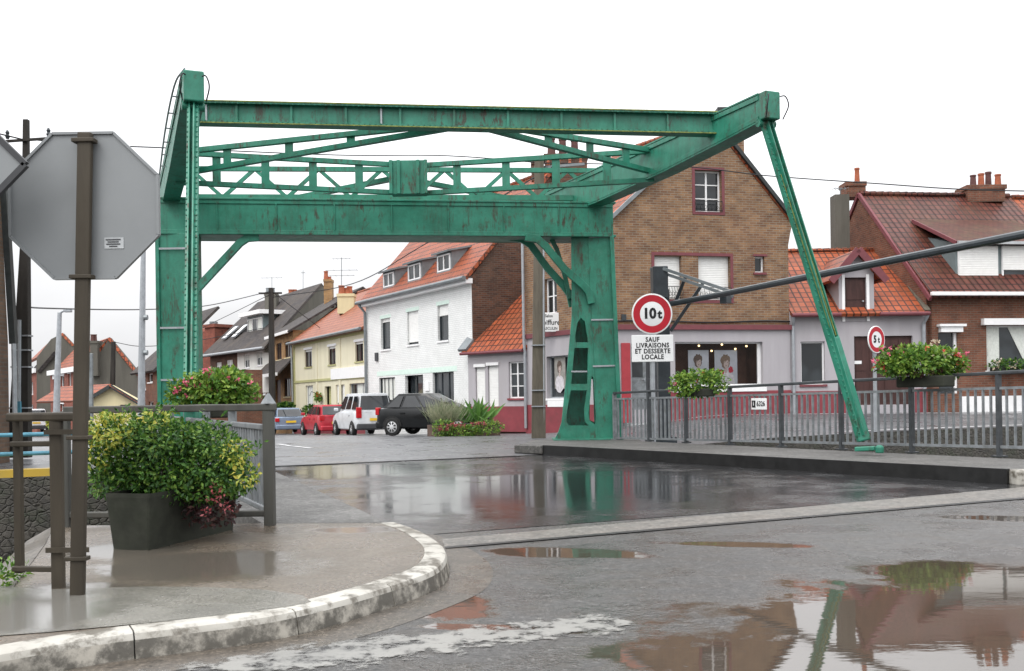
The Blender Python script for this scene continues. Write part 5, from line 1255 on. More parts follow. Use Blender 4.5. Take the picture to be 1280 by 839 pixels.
# house at the left edge
FE = Fac(tuple(P(-90, 450, 17)[:2]), tuple(P(12, 450, 20)[:2]))
he = pxhouse((5, 560), 20, 'edge_house', 'brick house wall with dark verge at the left edge of the view')
kx = FE.px
wE = FE.rect(-40, 420, -10, 470)
FE.wall([(0, -.1), (FE.L - .05, -.1), (FE.L - .05, kx(12, 425)[1]), kx(0, 225), (0, kx(-90, 225)[1] - .6)], [], M['brick_edge'], he, 8)
mb = MB(); mb.beam(FE.at(kx(13.5, 430)[0], kx(14, 430)[1], .06), FE.at(kx(1, 222)[0], kx(0, 222)[1], .06), .12, .14); mb.build('verge_board', M['verge'], he)
tubepart([FE.at(FE.L - .02, kx(12, 430)[1], .1), FE.at(FE.L - .02, -.1, .1)], .05, 'downpipe', 'galv_light', he)
# far house one
def gable(px_out, Y, dep, mat, parent, name='gable_wall', holes=(), a=None):
    xs = [p[0] for p in px_out]; Fq = Fac(tuple(P(min(xs), 470, Y)[:2]), tuple(P(max(xs), 470, Y)[:2]))
    Fq.wall([Fq.px(*p) for p in px_out], [Fq.rect(*h) for h in holes], mat, parent, dep, name=name); return Fq
h1 = pxhouse((65, 520), 78, 'terrace_house', 'farther dark gabled brick house with orange roof beyond the street lamp')
Fq = gable([(46, 530), (92, 530), (92, 432), (78, 417), (64, 424), (46, 447)], 78, .4, M['render_dark'], h1)
Fp = Fac(tuple(P(35, 470, 84)[:2]), tuple(P(46, 470, 78)[:2])); wq = [Fp.rect(38.5, 478, 41.5, 493), Fp.rect(38.5, 506, 41.5, 516)]
Fp.wall([(0, -2), (Fp.L, -2), (Fp.L, Fp.px(46, 464)[1]), (0, Fp.px(35, 466)[1])], wq, M['brick_red'], h1, .4)
for r in wq: Fp.win(r, h1, 'white', nx=1, sill='white')
A_, B_ = P(46, 447, 78), P(78.5, 416, 78); off = P(36, 452, 84.5) - A_
slab([A_, A_ + off, B_ + off*1.0, B_], .2, 'roof', 'tile_orange', h1); C_ = P(93, 431, 78); slab([B_, B_ + off, C_ + off, C_], .2, 'roof', 'tile_orange', h1)
slab([P(36.5, 466, 84), P(46.5, 464, 77.8), P(68, 439, 77.6), P(58, 443, 84)], .25, 'lean_to_roof', 'slate', h1)
Fp.part((0, Fp.L, Fp.px(40, 466)[1] - .1, Fp.px(40, 466)[1] + .25), .05, .2, 'fascia_board', M['white'], h1)
# far house two
h2 = pxhouse((120, 520), 66, 'terrace_house', 'nearer dark gabled brick house with red front, chimney and orange roof')
Fq = gable([(104, 530), (178, 530), (178, 472), (137, 422.5), (122, 432), (104, 447)], 66, .4, M['render_dark'], h2)
Fp = Fac(tuple(P(63, 470, 76)[:2]), tuple(P(104, 470, 66)[:2]))
wq = [Fp.rect(67, 474, 70.5, 492), Fp.rect(76, 470, 80.5, 489), Fp.rect(85.5, 467, 89, 489), Fp.rect(67, 502, 71, 515), Fp.rect(76, 505, 80, 518)]
Fp.wall([(0, -2), (Fp.L, -2), (Fp.L, Fp.px(104, 458)[1]), (0, Fp.px(63, 469)[1])], wq, M['brick_red'], h2, .4)
for r in wq: Fp.win(r, h2, 'white', nx=1, sill='white'); Fp.part((r[0] - .15, r[1] + .15, r[3], r[3] + .35), 0, .05, 'lintel', M['white'], h2)
A_, B_ = P(104, 447, 66), P(137.5, 421.5, 66); off = P(64, 468, 76) - P(104, 456, 66)
slab([P(104, 457, 65.8), P(63, 468.5, 76), P(63, 468.5, 76) + (B_ - P(104, 457, 66)), B_], .2, 'roof', 'tile_orange', h2); C_ = P(179, 473, 66); slab([B_, B_ + off, C_ + off, C_], .2, 'roof', 'tile_orange', h2)
Fp.part((0, Fp.L, Fp.px(84, 463)[1] - .2, Fp.px(84, 463)[1] + .15), .05, .25, 'fascia_board', M['white'], h2)
chimney(112.5, 122.5, 426, 470, 65.6, .8, 'render_dark', h2, pots=((115.5, 418, .35), (119, 418, .35)), potmat='pot_dark')
# garage
h3 = pxhouse((140, 522), 56, 'garage', 'low cream garage with shallow orange roof in front of the dark gable')
Fq = gable([(106, 530), (172, 530), (172, 500), (138, 481.5), (106, 499)], 56, .5, M['render_cream'], h3, 'wall', [(150, 506, 163, 513)])
Fq.win(Fq.rect(150, 506, 163, 513), h3, 'dark_wood', nx=2, sill=None)
A_, B_, C_ = P(103, 501, 55.7), P(138, 480, 55.7), P(174, 501.5, 55.7); off = V(-5.5, 6, 0)
slab([A_, B_, B_ + off, A_ + off], .12, 'roof', 'tile_orange', h3); slab([B_, C_, C_ + off, B_ + off], .12, 'roof', 'tile_orange', h3)
for p, q in ((A_, B_), (B_, C_)): mb = MB(); mb.beam(p - UP*.12, q - UP*.12, .08, .2); mb.build('barge_board', M['verge'], h3)
mb = MB(); q0 = P(149, 491.5, 55.9); 
# brown house
h4 = pxhouse((185, 520), 60, 'brown_brick_house', 'brown brick house with slate roof left of the green bridge leg')
Fh = Fac(tuple(P(172, 470, 62)[:2]), tuple(P(200, 470, 57)[:2])); wq = [Fh.rect(178.5, 472, 182.5, 487), Fh.rect(185, 467, 191, 478), Fh.rect(186, 502, 192, 515), Fh.rect(178, 502, 182, 515)]
Fh.wall([(0, -2), (Fh.L, -2), (Fh.L, Fh.px(200, 462)[1]), (0, Fh.px(172, 467)[1])], wq, M['brick_right'], h4, 6)
for r in wq: Fh.win(r, h4, 'white', nx=1, sill='white')
slab([Fh.at(-.4, Fh.px(172, 467)[1], .4), Fh.at(Fh.L, Fh.px(200, 463)[1], .4), Fh.at(Fh.L, Fh.px(200, 463)[1] + 3.8, -3.4), Fh.at(2.4, Fh.px(200, 463)[1] + 3.8, -3.4)], .15, 'roof', 'slate', h4)
# backdrop row so that the street does not end in nothing
# ================================================================ signs
ss = empty('octagonal_sign', P(95, 736, 5.45), 'back of a large grey octagonal sign on a brown stained post in the left foreground', 'sign')
Ys = 5.40
ctr = P(105.5, 257.5, Ys); hw = (P(198, 257, Ys).x - P(13.5, 257, Ys).x)/2; hh = (P(105, 167, Ys).z - P(105, 348, Ys).z)/2
mb = MB(); o8 = [(hw*math.cos(math.pi/8 + k*math.pi/4)/math.cos(math.pi/8), hh*math.sin(math.pi/8 + k*math.pi/4)/math.cos(math.pi/8)) for k in range(8)]
mb.prism([V(ctr.x + x, Ys, ctr.z + z) for x, z in o8], V(0, .012, 0)); pl = mb.build('sign_panel', M['sign_back'], ss)
mb = MB()
for k in range(8):
    (x0, z0), (x1, z1) = o8[k], o8[(k + 1) % 8]; mb.beam(V(ctr.x + x0, Ys + .002, ctr.z + z0), V(ctr.x + x1, Ys + .002, ctr.z + z1), .028, .014, V(0, 0, 1) if abs(z1 - z0) < abs(x1 - x0) else V(1, 0, 0))
mb.build('folded_rim', M['sign_back'], pl)
st_ = P(143, 304, Ys); mb = MB(); mb.frame(V(st_.x, Ys - .002, st_.z), V(.052, 0, 0), V(0, .0015, 0), V(0, 0, .03)); lb_ = mb.build('maker_sticker', m_plain('grey_sticker', (.42, .44, .45), .5), pl)
mb = MB()
for z, w in ((.018, .04), (.006, .03), (-.006, .038), (-.018, .022)): mb.frame(V(st_.x - .004, Ys - .0045, st_.z + z), V(w, 0, 0), V(0, .001, 0), V(0, 0, .003))
mb.build('printed_lines', M['bumper'], lb_)
mb = MB(); a, b = P(97, 738, 5.36), P(107, 166, 5.36); a.z = PAVE - .02; mb.beam(a, b, .076, .04, (0, 1, 0)); po = mb.build('post', M['rail_brown'], ss, bevel=.008)
for y in (176, 343, 540, 688):
    q = a.lerp(b, (738 - y)/(738 - 166)); mb = MB(); mb.beam(q + V(-.065, 0, 0), q + V(.055, 0, 0), .062, .022); mb.build('clamp', M['rail_brown'], po, bevel=.004)
# sign cropped by the left edge
sd_ = empty('diamond_sign', P(-62, 760, 5.1), 'grey back of a diamond sign cut by the left edge beside the octagonal sign', 'sign')
c = P(-66, 207, 5.1); hd = P(32, 207, 5.1).x - c.x
mb = MB(); dm4 = [V(c.x + hd, 5.1, c.z), V(c.x, 5.1, c.z + hd), V(c.x - hd, 5.1, c.z), V(c.x, 5.1, c.z - hd)]; mb.prism(dm4, V(0, .012, 0)); pn = mb.build('sign_panel', M['sign_back'], sd_)
mb = MB()
for k in range(4): mb.beam(dm4[k] + V(0, .004, 0), dm4[(k + 1) % 4] + V(0, .004, 0), .03, .03, (0, 1, 0))
mb.build('folded_rim', M['bumper'], pn)
mb = MB(); mb.beam(V(c.x, 5.07, -.1), V(c.x, 5.07, c.z + hd*.8), .07, .045, (0, 1, 0)); mb.build('post', M['rail_brown'], sd_)
# weight limit signs
def limit_sign(name, label, c, rad, u, txt, post_w, zbase, plate=None, depth_off=.0):
    e = empty(name, V(c.x, c.y, zbase), label, 'sign'); u = Vector(u).normalized(); n = V(u.y, -u.x, 0)
    mb = MB(); mb.lathe(c, n, [(rad, -.02), (rad, .0), (rad*.985, .004)], 48); d = mb.build('sign_panel', M['sign_white'], e, smooth=True)
    mb = MB(); K = 48; o = c + n*.006
    vs = [o + (u*math.cos(2*math.pi*k/K) + UP*math.sin(2*math.pi*k/K))*r for r in (rad*.93, rad*.60) for k in range(K)]
    mb.add(vs, [(k, (k + 1) % K, (k + 1) % K + K, k + K) for k in range(K)]); mb.build('red_ring', M['sign_red'], d)
    mb = MB()
    for s_, size, dx, dz in txt: text_mb(mb, s_, rad*size, c + n*.006 + u*dx*rad + UP*dz*rad, u, UP, n, .003, .045, .95)
    mb.build('printed_limit', M['black'], d)
    mb = MB(); mb.tube([V(c.x, c.y, zbase) - n*.06, V(c.x, c.y, c.z + rad*.7) - n*.06], post_w, 10); mb.build('post', M['galv_light'], e, smooth=True)
    if plate:
        w, zt, zb, lines = plate; mb = MB(); mb.frame(V(c.x, c.y, (zt + zb)/2) - n*.008 + u*.0, u*w/2, n*.012, UP*(zt - zb)/2); p_ = mb.build('supplementary_panel', M['sign_white'], e, bevel=.012)
        mb = MB(); lh = (zt - zb)*.86/len(lines)
        for i, s_ in enumerate(lines): text_mb(mb, s_, lh*1.12, V(c.x, c.y, zt - (zt - zb)*.07 - lh*(i + .5)) + n*.006, u, UP, n, .003, .03, .86, 1.12)
        mb.build('lettering', M['black'], p_)
    return e
c = P(815, 392.5, 21.6); z_ = lambda y: P(814, y, 21.6).z
s10 = limit_sign('weight_limit_sign', 'round red-ringed 10t weight limit sign with white text panel below it', c, P(840.5, 392, 21.6).x - c.x, (1, .03, 0), [('10', .70, -.13, .0), ('t', .60, .38, -.03)], .055, .1,
    (P(840, 435, 21.6).x - P(787.5, 435, 21.6).x, z_(418.8), z_(452.5), ['SAUF', 'LIVRAISONS', 'ET DESSERTE', 'LOCALE']))
c = P(1095.5, 424.5, 23.8)
limit_sign('weight_limit_sign', 'small round red-ringed 5t weight limit sign above the right flower box', c, P(1095, 407.5, 23.8).z - c.z, (.82, .57, 0), [('5', .72, -.2, .0), ('t', .6, .25, -.03)], .045, .2)

# ================================================================ road barrier
ba = empty('road_barrier', P(834, 552, 22.6), 'raised dark road barrier with long tapering boom pointing to the right edge', 'barrier')
Yb = 22.4
p0, p1 = P(838, 380, Yb), P(1300, 289, 12.6)
k_ = p0.lerp(p1, .35); mb = MB(); mb.tube([p0, P(905, 368, 21.4).lerp(p0.lerp(p1, .14), .5), p0.lerp(p1, .5), p1], [.065, .062, .062, .058], 10); bm_ = mb.build('boom', M['boom'], ba, smooth=True)
mb = MB(); mb.frame(P(925, 374, 21.2).lerp(p0.lerp(p1, .1), .3), V(.07, .07, 0), V(.06, -.06, 0), V(0, 0, .09)); mb.build('boom_clamp', M['boom'], bm_, bevel=.01)
for i, ((xa, ya), (xb, yb)) in enumerate((((813, 336), (916, 371)), ((829, 336), (918, 366)))):
    mb = MB(); mb.beam(P(xa, ya, 22.6 - i*.3), P(xb, yb, 21.4 - i*.3), .05, .065); mb.build('counter_lever', M['zinc'], ba)
mb = MB(); mb.frame(P(824, 354, 22.5), V(.17, 0, 0), V(0, .22, 0), V(0, 0, .36)); mb.build('counterweight', M['boom'], ba, bevel=.02)
for (xa, ya), (xb, yb) in (((857, 345), (843, 381)), ((880, 352), (838, 414))):
    mb = MB(); mb.beam(P(xa, ya, 22.2), P(xb, yb, 22.4), .07, .09, (0, 1, 0)); mb.build('strut', M['boom'], ba)
mb = MB(); q = P(829, 420, 22.7); mb.box(q.x - .14, q.x + .14, 22.6, 22.85, .05, P(829, 362, 22.7).z); mb.build('mast', M['boom'], ba, bevel=.02)
mb = MB(); mb.box(q.x - .25, q.x + .25, 22.5, 22.95, .0, .2); mb.build('base_plate', M['boom'], ba)

# ================================================================ poles and lamps
def pole(name, label, cat, px0, px1, Y, w0, w1, mat, flat=.7):
    e = empty(name, P(*px0, Y), label, cat); a, b = P(*px0, Y), P(*px1, Y); a.z -= .25
    mb = MB(); d = (b - a); n = 1
    vs = []
    for q, w in ((a, w0), (b, w1)): vs += [q + V(-w/2, -w*flat/2, 0), q + V(w/2, -w*flat/2, 0), q + V(w/2, w*flat/2, 0), q + V(-w/2, w*flat/2, 0)]
    mb.add(vs, [(0, 1, 2, 3), (4, 5, 6, 7), (0, 1, 5, 4), (1, 2, 6, 5), (2, 3, 7, 6), (3, 0, 4, 7)])
    return e, mb.build('shaft', M[mat], e, bevel=.02), a, b
e, sh_, a, b = pole('utility_pole', 'square mossy concrete utility pole between the grey annexe and the drawbridge leg', 'utility pole', (673, 546), (674, 200), 28, .40, .26, 'concrete_pole', .9)
for y in (432, 488, 508):
    q = P(673, y, 28); mb = MB(); mb.box(q.x - .2, q.x + .2, 27.79, 28.2, q.z - .015, q.z + .015); mb.build('steel_band', M['galv_light'], sh_)
mb = MB(); q = P(690, 208, 28); mb.beam(q + V(-.5, .2, 0), q + V(.9, -.2, 0), .07, .07); ca_ = mb.build('cross_arm', M['zinc'], e)
for k in (-.4, -.1, .2, .5, .8):
    mb = MB(); mb.lathe(q + V(k, .12 - .28*k, .03), UP, [(.03, 0), (.05, .05), (.03, .09), (.045, .13), (.02, .18)], 8); mb.build('insulator', M['terracotta'], ca_, smooth=40)
tubepart([P(680, 546, 27.85), P(679.5, 400, 27.85), P(679.5, 290, 27.86)], .025, 'cable_duct', 'galv_light', e)
# twin leg pole on the left
ea = empty('twin_pole', P(24, 560, 21), 'tall dark twin-legged concrete utility pole behind the left rail', 'utility pole')
top = P(33, 150, 21)
for x in (17.5, 32):
    mb = MB(); a = P(x, 572, 21); b = P(33 if x > 20 else 30.5, 150 if x > 20 else 290, 21)
    vs = []
    for q, w in ((a, .20), (b, .10)): vs += [q + V(-w/2, -w/2, 0), q + V(w/2, -w/2, 0), q + V(w/2, w/2, 0), q + V(-w/2, w/2, 0)]
    mb.add(vs, [(0, 1, 2, 3), (4, 5, 6, 7), (0, 1, 5, 4), (1, 2, 6, 5), (2, 3, 7, 6), (3, 0, 4, 7)]); lg = mb.build('leg', M['dark_pole'], ea)
    for y in (420, 459, 438, 510):
        f = (572 - y)/(572 - (150 if x > 20 else 290)); q = a.lerp(b, f); mb = MB(); mb.box(q.x - .105, q.x + .105, q.y - .11, q.y + .11, q.z - .015, q.z + .015); mb.build('steel_band', M['galv_light'], lg)
mb = MB(); q = P(33, 175, 20.9); mb.beam(q + V(-.5, .1, 0), q + V(.6, -.1, 0), .05, .05); ar = mb.build('cross_arm', M['dark_pole'], ea)
for k in (-.42, .5):
    mb = MB(); mb.lathe(q + V(k, -.13*k, .04), UP, [(.03, 0), (.05, .05), (.03, .09), (.045, .13), (.02, .18)], 8); mb.build('insulator', M['boom'], ar, smooth=40)
tubepart([P(23.5, 570, 20.85), P(24.5, 400, 20.85)], .04, 'cable_duct', 'galv_light', ea)
mb = MB(); q = P(23, 509, 20.78); mb.box(q.x - .06, q.x + .06, 20.74, 20.8, q.z - .12, q.z + .12); mb.build('blue_notice', M['blue_rail'], ea)
# others
e, s_, a, b = pole('timber_pole', 'dark timber pole in front of the slate roofed house with wires at its top', 'utility pole', (340.5, 520), (339, 360), 56, .34, .24, 'dark_pole', 1)
mb = MB(); mb.beam(b + V(-.7, 0, -.3), b + V(.6, 0, -.3), .1, .1); mb.build('cross_arm', M['dark_pole'], e)
e, s_, a, b = pole('timber_pole', 'thin dark pole before the dark gable above the cream garage', 'utility pole', (140, 520), (142, 427), 58, .28, .2, 'dark_pole', 1)
e, s_, a, b = pole('steel_pole', 'short grey pole at the left end of the cream garage', 'pole', (114, 520), (114.5, 442), 52, .2, .14, 'zinc', 1)
mb = MB(); mb.lathe(P(110.5, 455, 51.9), V(.9, -.4, 0), [(.3, -.02), (.3, .02)], 16); mb.build('traffic_mirror', M['galv_light'], e)
lp1 = empty('lamp_column', P(177, 560, 30), 'tall slim galvanised lamp column left of the green bridge leg', 'street lamp')
mb = MB(); mb.tube([P(176.5, 568, 30), P(177.2, 460, 30), P(179.5, 300, 30), P(180.5, 236, 30)], [.115, .1, .07, .055], 10); cl1 = mb.build('column', M['galv_light'], lp1, smooth=True)
for y in (397, 441): 
    q = P(178.4, y, 29.9); mb = MB(); mb.lathe(q + V(.1, 0, 0), V(1, 0, 0), [(.08, -.05), (.08, .05)], 8); mb.build('bracket', M['zinc'], cl1)
mb = MB(); q = P(180.5, 236, 30); mb.tube([q, q + V(-.5, .2, .25), q + V(-1.2, .4, .3)], .045, 8); ar1 = mb.build('arm', M['galv_light'], lp1, smooth=True); mb = MB(); mb.frame(q + V(-1.55, .5, .3), V(.4, -.13, 0), V(.05, .12, 0), V(0, 0, .06)); mb.build('lantern', M['galv_light'], ar1, bevel=.04)
lp2 = empty('street_lamp', P(71, 530, 44), 'grey street lamp with a short arm in front of the far gabled houses', 'street lamp')
mb = MB(); mb.tube([P(70.5, 532, 44), P(72, 470, 44), P(74.8, 391, 44)], [.15, .13, .09], 10); c2 = mb.build('column', M['galv_light'], lp2, smooth=True)
mb = MB(); mb.tube([P(74.8, 392, 44), P(78, 389.5, 44), P(82, 388.5, 44)], .05, 8); a2 = mb.build('arm', M['galv_light'], lp2, smooth=True); mb = MB(); q = P(85, 388.5, 44); mb.frame(q, V(.16, 0, 0), V(0, .12, 0), V(0, 0, .07)); mb.build('lantern', M['galv_light'], a2, bevel=.03)

# ================================================================ overhead wires
def wire(pts, r, label, sag=0.0):
    q = catmull([P(x, y, Y) for x, y, Y in pts], 8)
    mb = MB(); mb.tube(q, r, 5); o = mb.build('overhead_wire', M['wire'], None, smooth=True); tag(o, label, 'wire'); return o
wire([(33, 174, 21), (110, 181, 23), (205, 185, 25), (420, 194, 28), (560, 195, 28), (690, 205, 28)], .016, 'black wire from the twin pole passing behind the balance beams to the concrete pole')
wire([(690, 204, 28), (850, 208, 27.5), (960, 220, 27), (1100, 230, 26), (1205, 237, 25.5), (1330, 240, 25)], .016, 'black wire running from the concrete pole over the roofs to the right edge')
wire([(24, 381, 21), (60, 385.5, 28), (180, 387, 40), (260, 382, 50), (339, 364, 56)], .022, 'thin wire from the twin pole to the timber pole by the slate house')
wire([(690, 209, 28), (600, 262, 36), (520, 312, 44), (440, 355, 50), (340, 372, 56)], .022, 'long wire sloping from the concrete pole down across the white sky to the timber pole')
wire([(240, 416, 70), (290, 392, 64), (338, 368, 56)], .02, 'short wire rising to the timber pole over the slate roof')
wire([(342, 366, 56), (380, 395, 57), (408, 416, 60)], .02, 'wire dropping from the timber pole to the ochre house')
wire([(35, 176, 21), (-40, 158, 20), (-120, 140, 19)], .016, 'wire stub from the twin pole to the left edge')
wire([(144, 428, 58), (178, 433, 57), (235, 428, 57), (330, 410, 56)], .02, 'low wire from the thin dark pole behind the green leg')

# ================================================================ vehicles
def car(name, label, cat, pos, ang, L, W, H, paint, prof, house, wheels, wr, lights='hatch', plate=True, base_z=None):
    """prof: lower body side outline (x from rear, z); house: greenhouse (x0b,x0t,x1t,x1b,zbelt,ztop)"""
    root = empty(name, pos, label, cat); ca, sa = math.cos(ang), math.sin(ang); fw, lf = V(ca, sa, 0), V(-sa, ca, 0)
    T = lambda x, y, z: Vector(pos) + fw*x + lf*y + UP*z
    # lower body: lofted outline, narrower at nose and tail and tucked at the sill
    zt_ = {}
    top = sorted([p for p in prof if p[2] == 't']); bot = sorted([p for p in prof if p[2] == 'b'])
    def ev(lst, x):
        if x <= lst[0][0]: return lst[0][1]
        for p, q in zip(lst, lst[1:]):
            if x <= q[0]: f = (x - p[0])/max(1e-6, q[0] - p[0]); return p[1] + (q[1] - p[1])*f
        return lst[-1][1]
    xs = [0, .03, .1, .2] + [L*k/18 for k in range(2, 17)] + [L - .25, L - .1, L - .03, L]
    xs = sorted(xs); rows = []
    for x in xs:
        e = min(x, L - x); tp = 1 - .16*max(0, 1 - e/.32)**2.2; w = W/2*tp
        zb, zt = ev(bot, x), ev(top, x); zm = zb + (zt - zb)*.45
        half = [(w*.80, zb), (w*.95, zb + .06), (w, zm), (w*.985, zt - .12), (w*.94, zt - .03), (w*.86, zt), (0, zt + .015)]
        rows.append([T(x, y, z) for y, z in half] + [T(x, -y, z) for y, z in half[-2::-1]])
    mb = MB(); n = len(rows[0]); strip(mb, rows); o = 0
    for r_ in (0, len(rows) - 1): mb.add(rows[r_], [tuple(range(n))])
    k = len(rows); 
    mb.add([r_[0] for r_ in rows] + [r_[-1] for r_ in rows], [(i, i + 1, k + i + 1, k + i) for i in range(k - 1)])
    body = mb.build('body', M[paint], root, smooth=True, merge=.0005)
    x0b, x0t, x1t, x1b, zb, zt = house; wb, wt = W/2*.93, W/2*.76
    def sec(f, inset=0): return None
    N = 8; rows = []
    def hx(u, v): return (x0b + (x0t - x0b)*v)*(1 - u) + (x1b + (x1t - x1b)*v)*u
    ring = []
    for v in (0, .25, .55, .82, .95, 1.0):
        w = wb + (wt - wb)*v if v < .95 else (wt*(1.0 if v < 1 else .84)); z = zb - .03 + (zt - zb + .03)*(v if v < .95 else (.975 if v < 1 else 1.0))
        a, b = hx(0, min(v, .95)), hx(1, min(v, .95))
        if v == 1.0: a += .12; b -= .12
        m_ = [a + .05, a + (b - a)*.33, a + (b - a)*.66, b - .05]
        ring.append([T(a, -w*.55, z), T(a + .04, -w*.9, z)] + [T(x, -w, z) for x in m_[1:3]] + [T(b - .04, -w*.9, z), T(b, -w*.55, z), T(b, w*.55, z), T(b - .04, w*.9, z)] + [T(x, w, z) for x in m_[2:0:-1]] + [T(a + .04, w*.9, z), T(a, w*.55, z)])
    mb = MB(); nn = len(ring[0])
    for i in range(len(ring) - 1): mb.add(ring[i] + ring[i + 1], [(j, (j + 1) % nn, (j + 1) % nn + nn, j + nn) for j in range(nn)])
    mb.add(ring[-1], [tuple(range(nn))]); mb.build('cabin', M[paint], root, smooth=True, merge=.0005)
    # glazing: side panes follow the cabin side, set just proud of it
    def sidept(u, v, s): 
        w = wb + (wt - wb)*v; return T(hx(u, v), s*(w + .012), zb - .03 + (zt - zb + .03)*v)
    for s in (-1, 1):
        for u0, u1 in lights_side[lights]:
            mb = MB(); du = .012
            sk = lambda u, v: sidept(max(.03, min(.97, u)), v, s)
            mb.poly([sk(u0, .14), sk(u1, .14), sk(u1 - .015, .84), sk(u0 + .02, .84)]); mb.build('side_window', M['glass_car'], root)
    for u, sgn, nm in ((0, -1, 'rear_window'), (1, 1, 'windscreen')):
        mb = MB(); e = .025*sgn
        q = []
        for v, wf in ((.12, .86), (.86, .86)):
            w = (wb + (wt - wb)*v)*wf; x = hx(u, v) + e; z = zb - .03 + (zt - zb + .03)*v
            q.append([T(x - sgn*.05, -w, z), T(x, -w*.55, z), T(x, w*.55, z), T(x - sgn*.05, w, z)])
        strip(mb, q); mb.build(nm, M['glass_car'], root)
    # wheels and arches
    for x in wheels:
        for s in (-1, 1):
            c = T(x, s*(W/2 - .15), wr); ax = lf*s
            mb = MB(); mb.lathe(c, ax, [(wr*.62, .0), (wr*.94, .0), (wr, .03), (wr, .16), (wr*.95, .19), (wr*.68, .20), (wr*.64, .18)], 24, cap=False); wh = mb.build('wheel', M['tyre'], root, smooth=True)
            mb = MB(); mb.lathe(c + ax*.165, ax, [(wr*.66, 0), (wr*.6, .012), (wr*.2, .03), (wr*.12, .035)], 24)
            mb.build('rim', M['rim'], wh, smooth=True)
            mb = MB(); up_, f_ = UP, fw
            for k in range(8):
                t = 2*math.pi*k/8 + .2; t2 = t + .42
                pp = [c + ax*.199 + (f_*math.cos(t_) + up_*math.sin(t_))*r for t_, r in ((t, wr*.28), (t, wr*.56), (t2, wr*.56), (t2, wr*.28))]; mb.poly(pp)
            mb.build('rim_slots', M['tyre'], wh)
            mb = MB(); K = 20; cc = T(x, s*(W/2 + .004), wr + .02)
            vs = [cc + (fw*math.cos(math.pi*k/K) + UP*math.sin(math.pi*k/K))*(wr*1.17) for k in range(K + 1)]; mb.poly(vs); mb.build('wheel_arch', M['tyre'], root)
    # bumpers
    for xa, xb in ((-.03, .25), (L - .25, L + .03)):
        mb = MB(); zz = bump_z.get(lights, (.28, .50)); mb.frame(T((xa + xb)/2, 0, sum(zz)/2), fw*(xb - xa)/2, lf*W/2*.93, UP*(zz[1] - zz[0])/2); mb.build('bumper', M['bumper'] if lights == 'van' else M[paint], root, bevel=.06)
    rz = ev(top, 0.05)
    for s in (-1, 1):
        lz0, lz1 = light_z[lights]; mb = MB()
        mb.frame(T(lightx[lights], s*W/2*.84, (lz0 + lz1)/2), fw*.07, lf*W/2*.13, UP*(lz1 - lz0)/2); mb.build('tail_lamp', M['tail_red'], root, bevel=.025)
        mb = MB(); mb.frame(T(L - .12, s*W/2*.72, ev(top, L - .15) - .14), fw*.08, lf*.16, UP*.08); mb.build('headlight', M['glass'], root, bevel=.03)
        mb = MB(); mb.frame(T(x1b - .12, s*(W/2 + .07), zb + .06), fw*.06, lf*.09, UP*.065); mb.build('side_mirror', M[paint], root, bevel=.03)
        for u in doors[lights]:
            mb = MB(); mb.frame(T(hx(u, 0), s*(W/2 + .012), zb - .16), fw*.09, lf*.015, UP*.02); mb.build('door_handle', M[paint], root)
    if plate:
        mb = MB(); mb.frame(T(-.045, 0, plate_z[lights]), fw*.008, lf*.26, UP*.055); mb.build('number_plate', M['plate_yellow'], root)
    return root
lights_side = {'hatch': [(.08, .27), (.31, .60), (.63, .90)], 'van': [(.03, .30), (.35, .62), (.67, .93)], 'estate': [(.08, .27), (.31, .60), (.63, .90)]}
bump_z = {'hatch': (.26, .50), 'van': (.30, .56), 'estate': (.26, .52)}
light_z = {'hatch': (.72, .98), 'van': (.78, 1.22), 'estate': (.66, .86)}; lightx = {'hatch': .07, 'van': .05, 'estate': .04}
doors = {'hatch': [.33, .62], 'van': [.36], 'estate': [.33, .62]}; plate_z = {'hatch': .62, 'van': .72, 'estate': .66}
hp = [(0, .55, 't'), (.02, .92, 't'), (.3, .98, 't'), (1.2, .96, 't'), (2.55, .93, 't'), (3.3, .86, 't'), (3.65, .72, 't'), (3.8, .55, 't'), (0, .30, 'b'), (.3, .24, 'b'), (3.5, .22, 'b'), (3.8, .30, 'b')]
q = P(491, 545, 34.4)
ang = R(-20); fwd = V(math.cos(ang), math.sin(ang), 0); lft = V(-math.sin(ang), math.cos(ang), 0)
pos = V(q.x, 34.4, q.z) - fwd*.66 + lft*.80
car('dark_hatchback', 'dark grey hatchback parked side-on beside the flower bed', 'car', pos, ang, 3.8, 1.68, 1.46, 'car_black', hp, (.12, .80, 1.85, 2.95, .94, 1.46), (.66, 3.12), .31)
vp = [(0, .60, 't'), (.02, 1.02, 't'), (.3, 1.08, 't'), (2.6, 1.06, 't'), (3.3, .98, 't'), (3.8, .82, 't'), (4.0, .6, 't'), (0, .32, 'b'), (.3, .27, 'b'), (3.6, .24, 'b'), (4.0, .32, 'b')]
def rearcar(nm, lab, cat, x, y, Y, rel, L, W, H, paint, prof, house, wheels, wr, kind):
    q = P(x, y, Y); view = math.atan2(q.y, q.x); return car(nm, lab, cat, q, view + R(rel), L, W, H, paint, prof, house, wheels, wr, kind)
rearcar('silver_van', 'silver-white small van with tall rear door, between the red car and the dark hatchback', 'van', 470, 546, 41.0, 17, 4.0, 1.66, 1.80, 'car_white', vp, (.02, .14, 2.35, 3.0, 1.06, 1.80), (.66, 3.26), .30, 'van')
rearcar('red_hatchback', 'bright red hatchback parked in front of the silver van', 'car', 422, 545.5, 45.5, 16, 3.8, 1.64, 1.42, 'car_red', hp, (.10, .50, 2.0, 2.85, .96, 1.45), (.66, 3.12), .29, 'hatch')
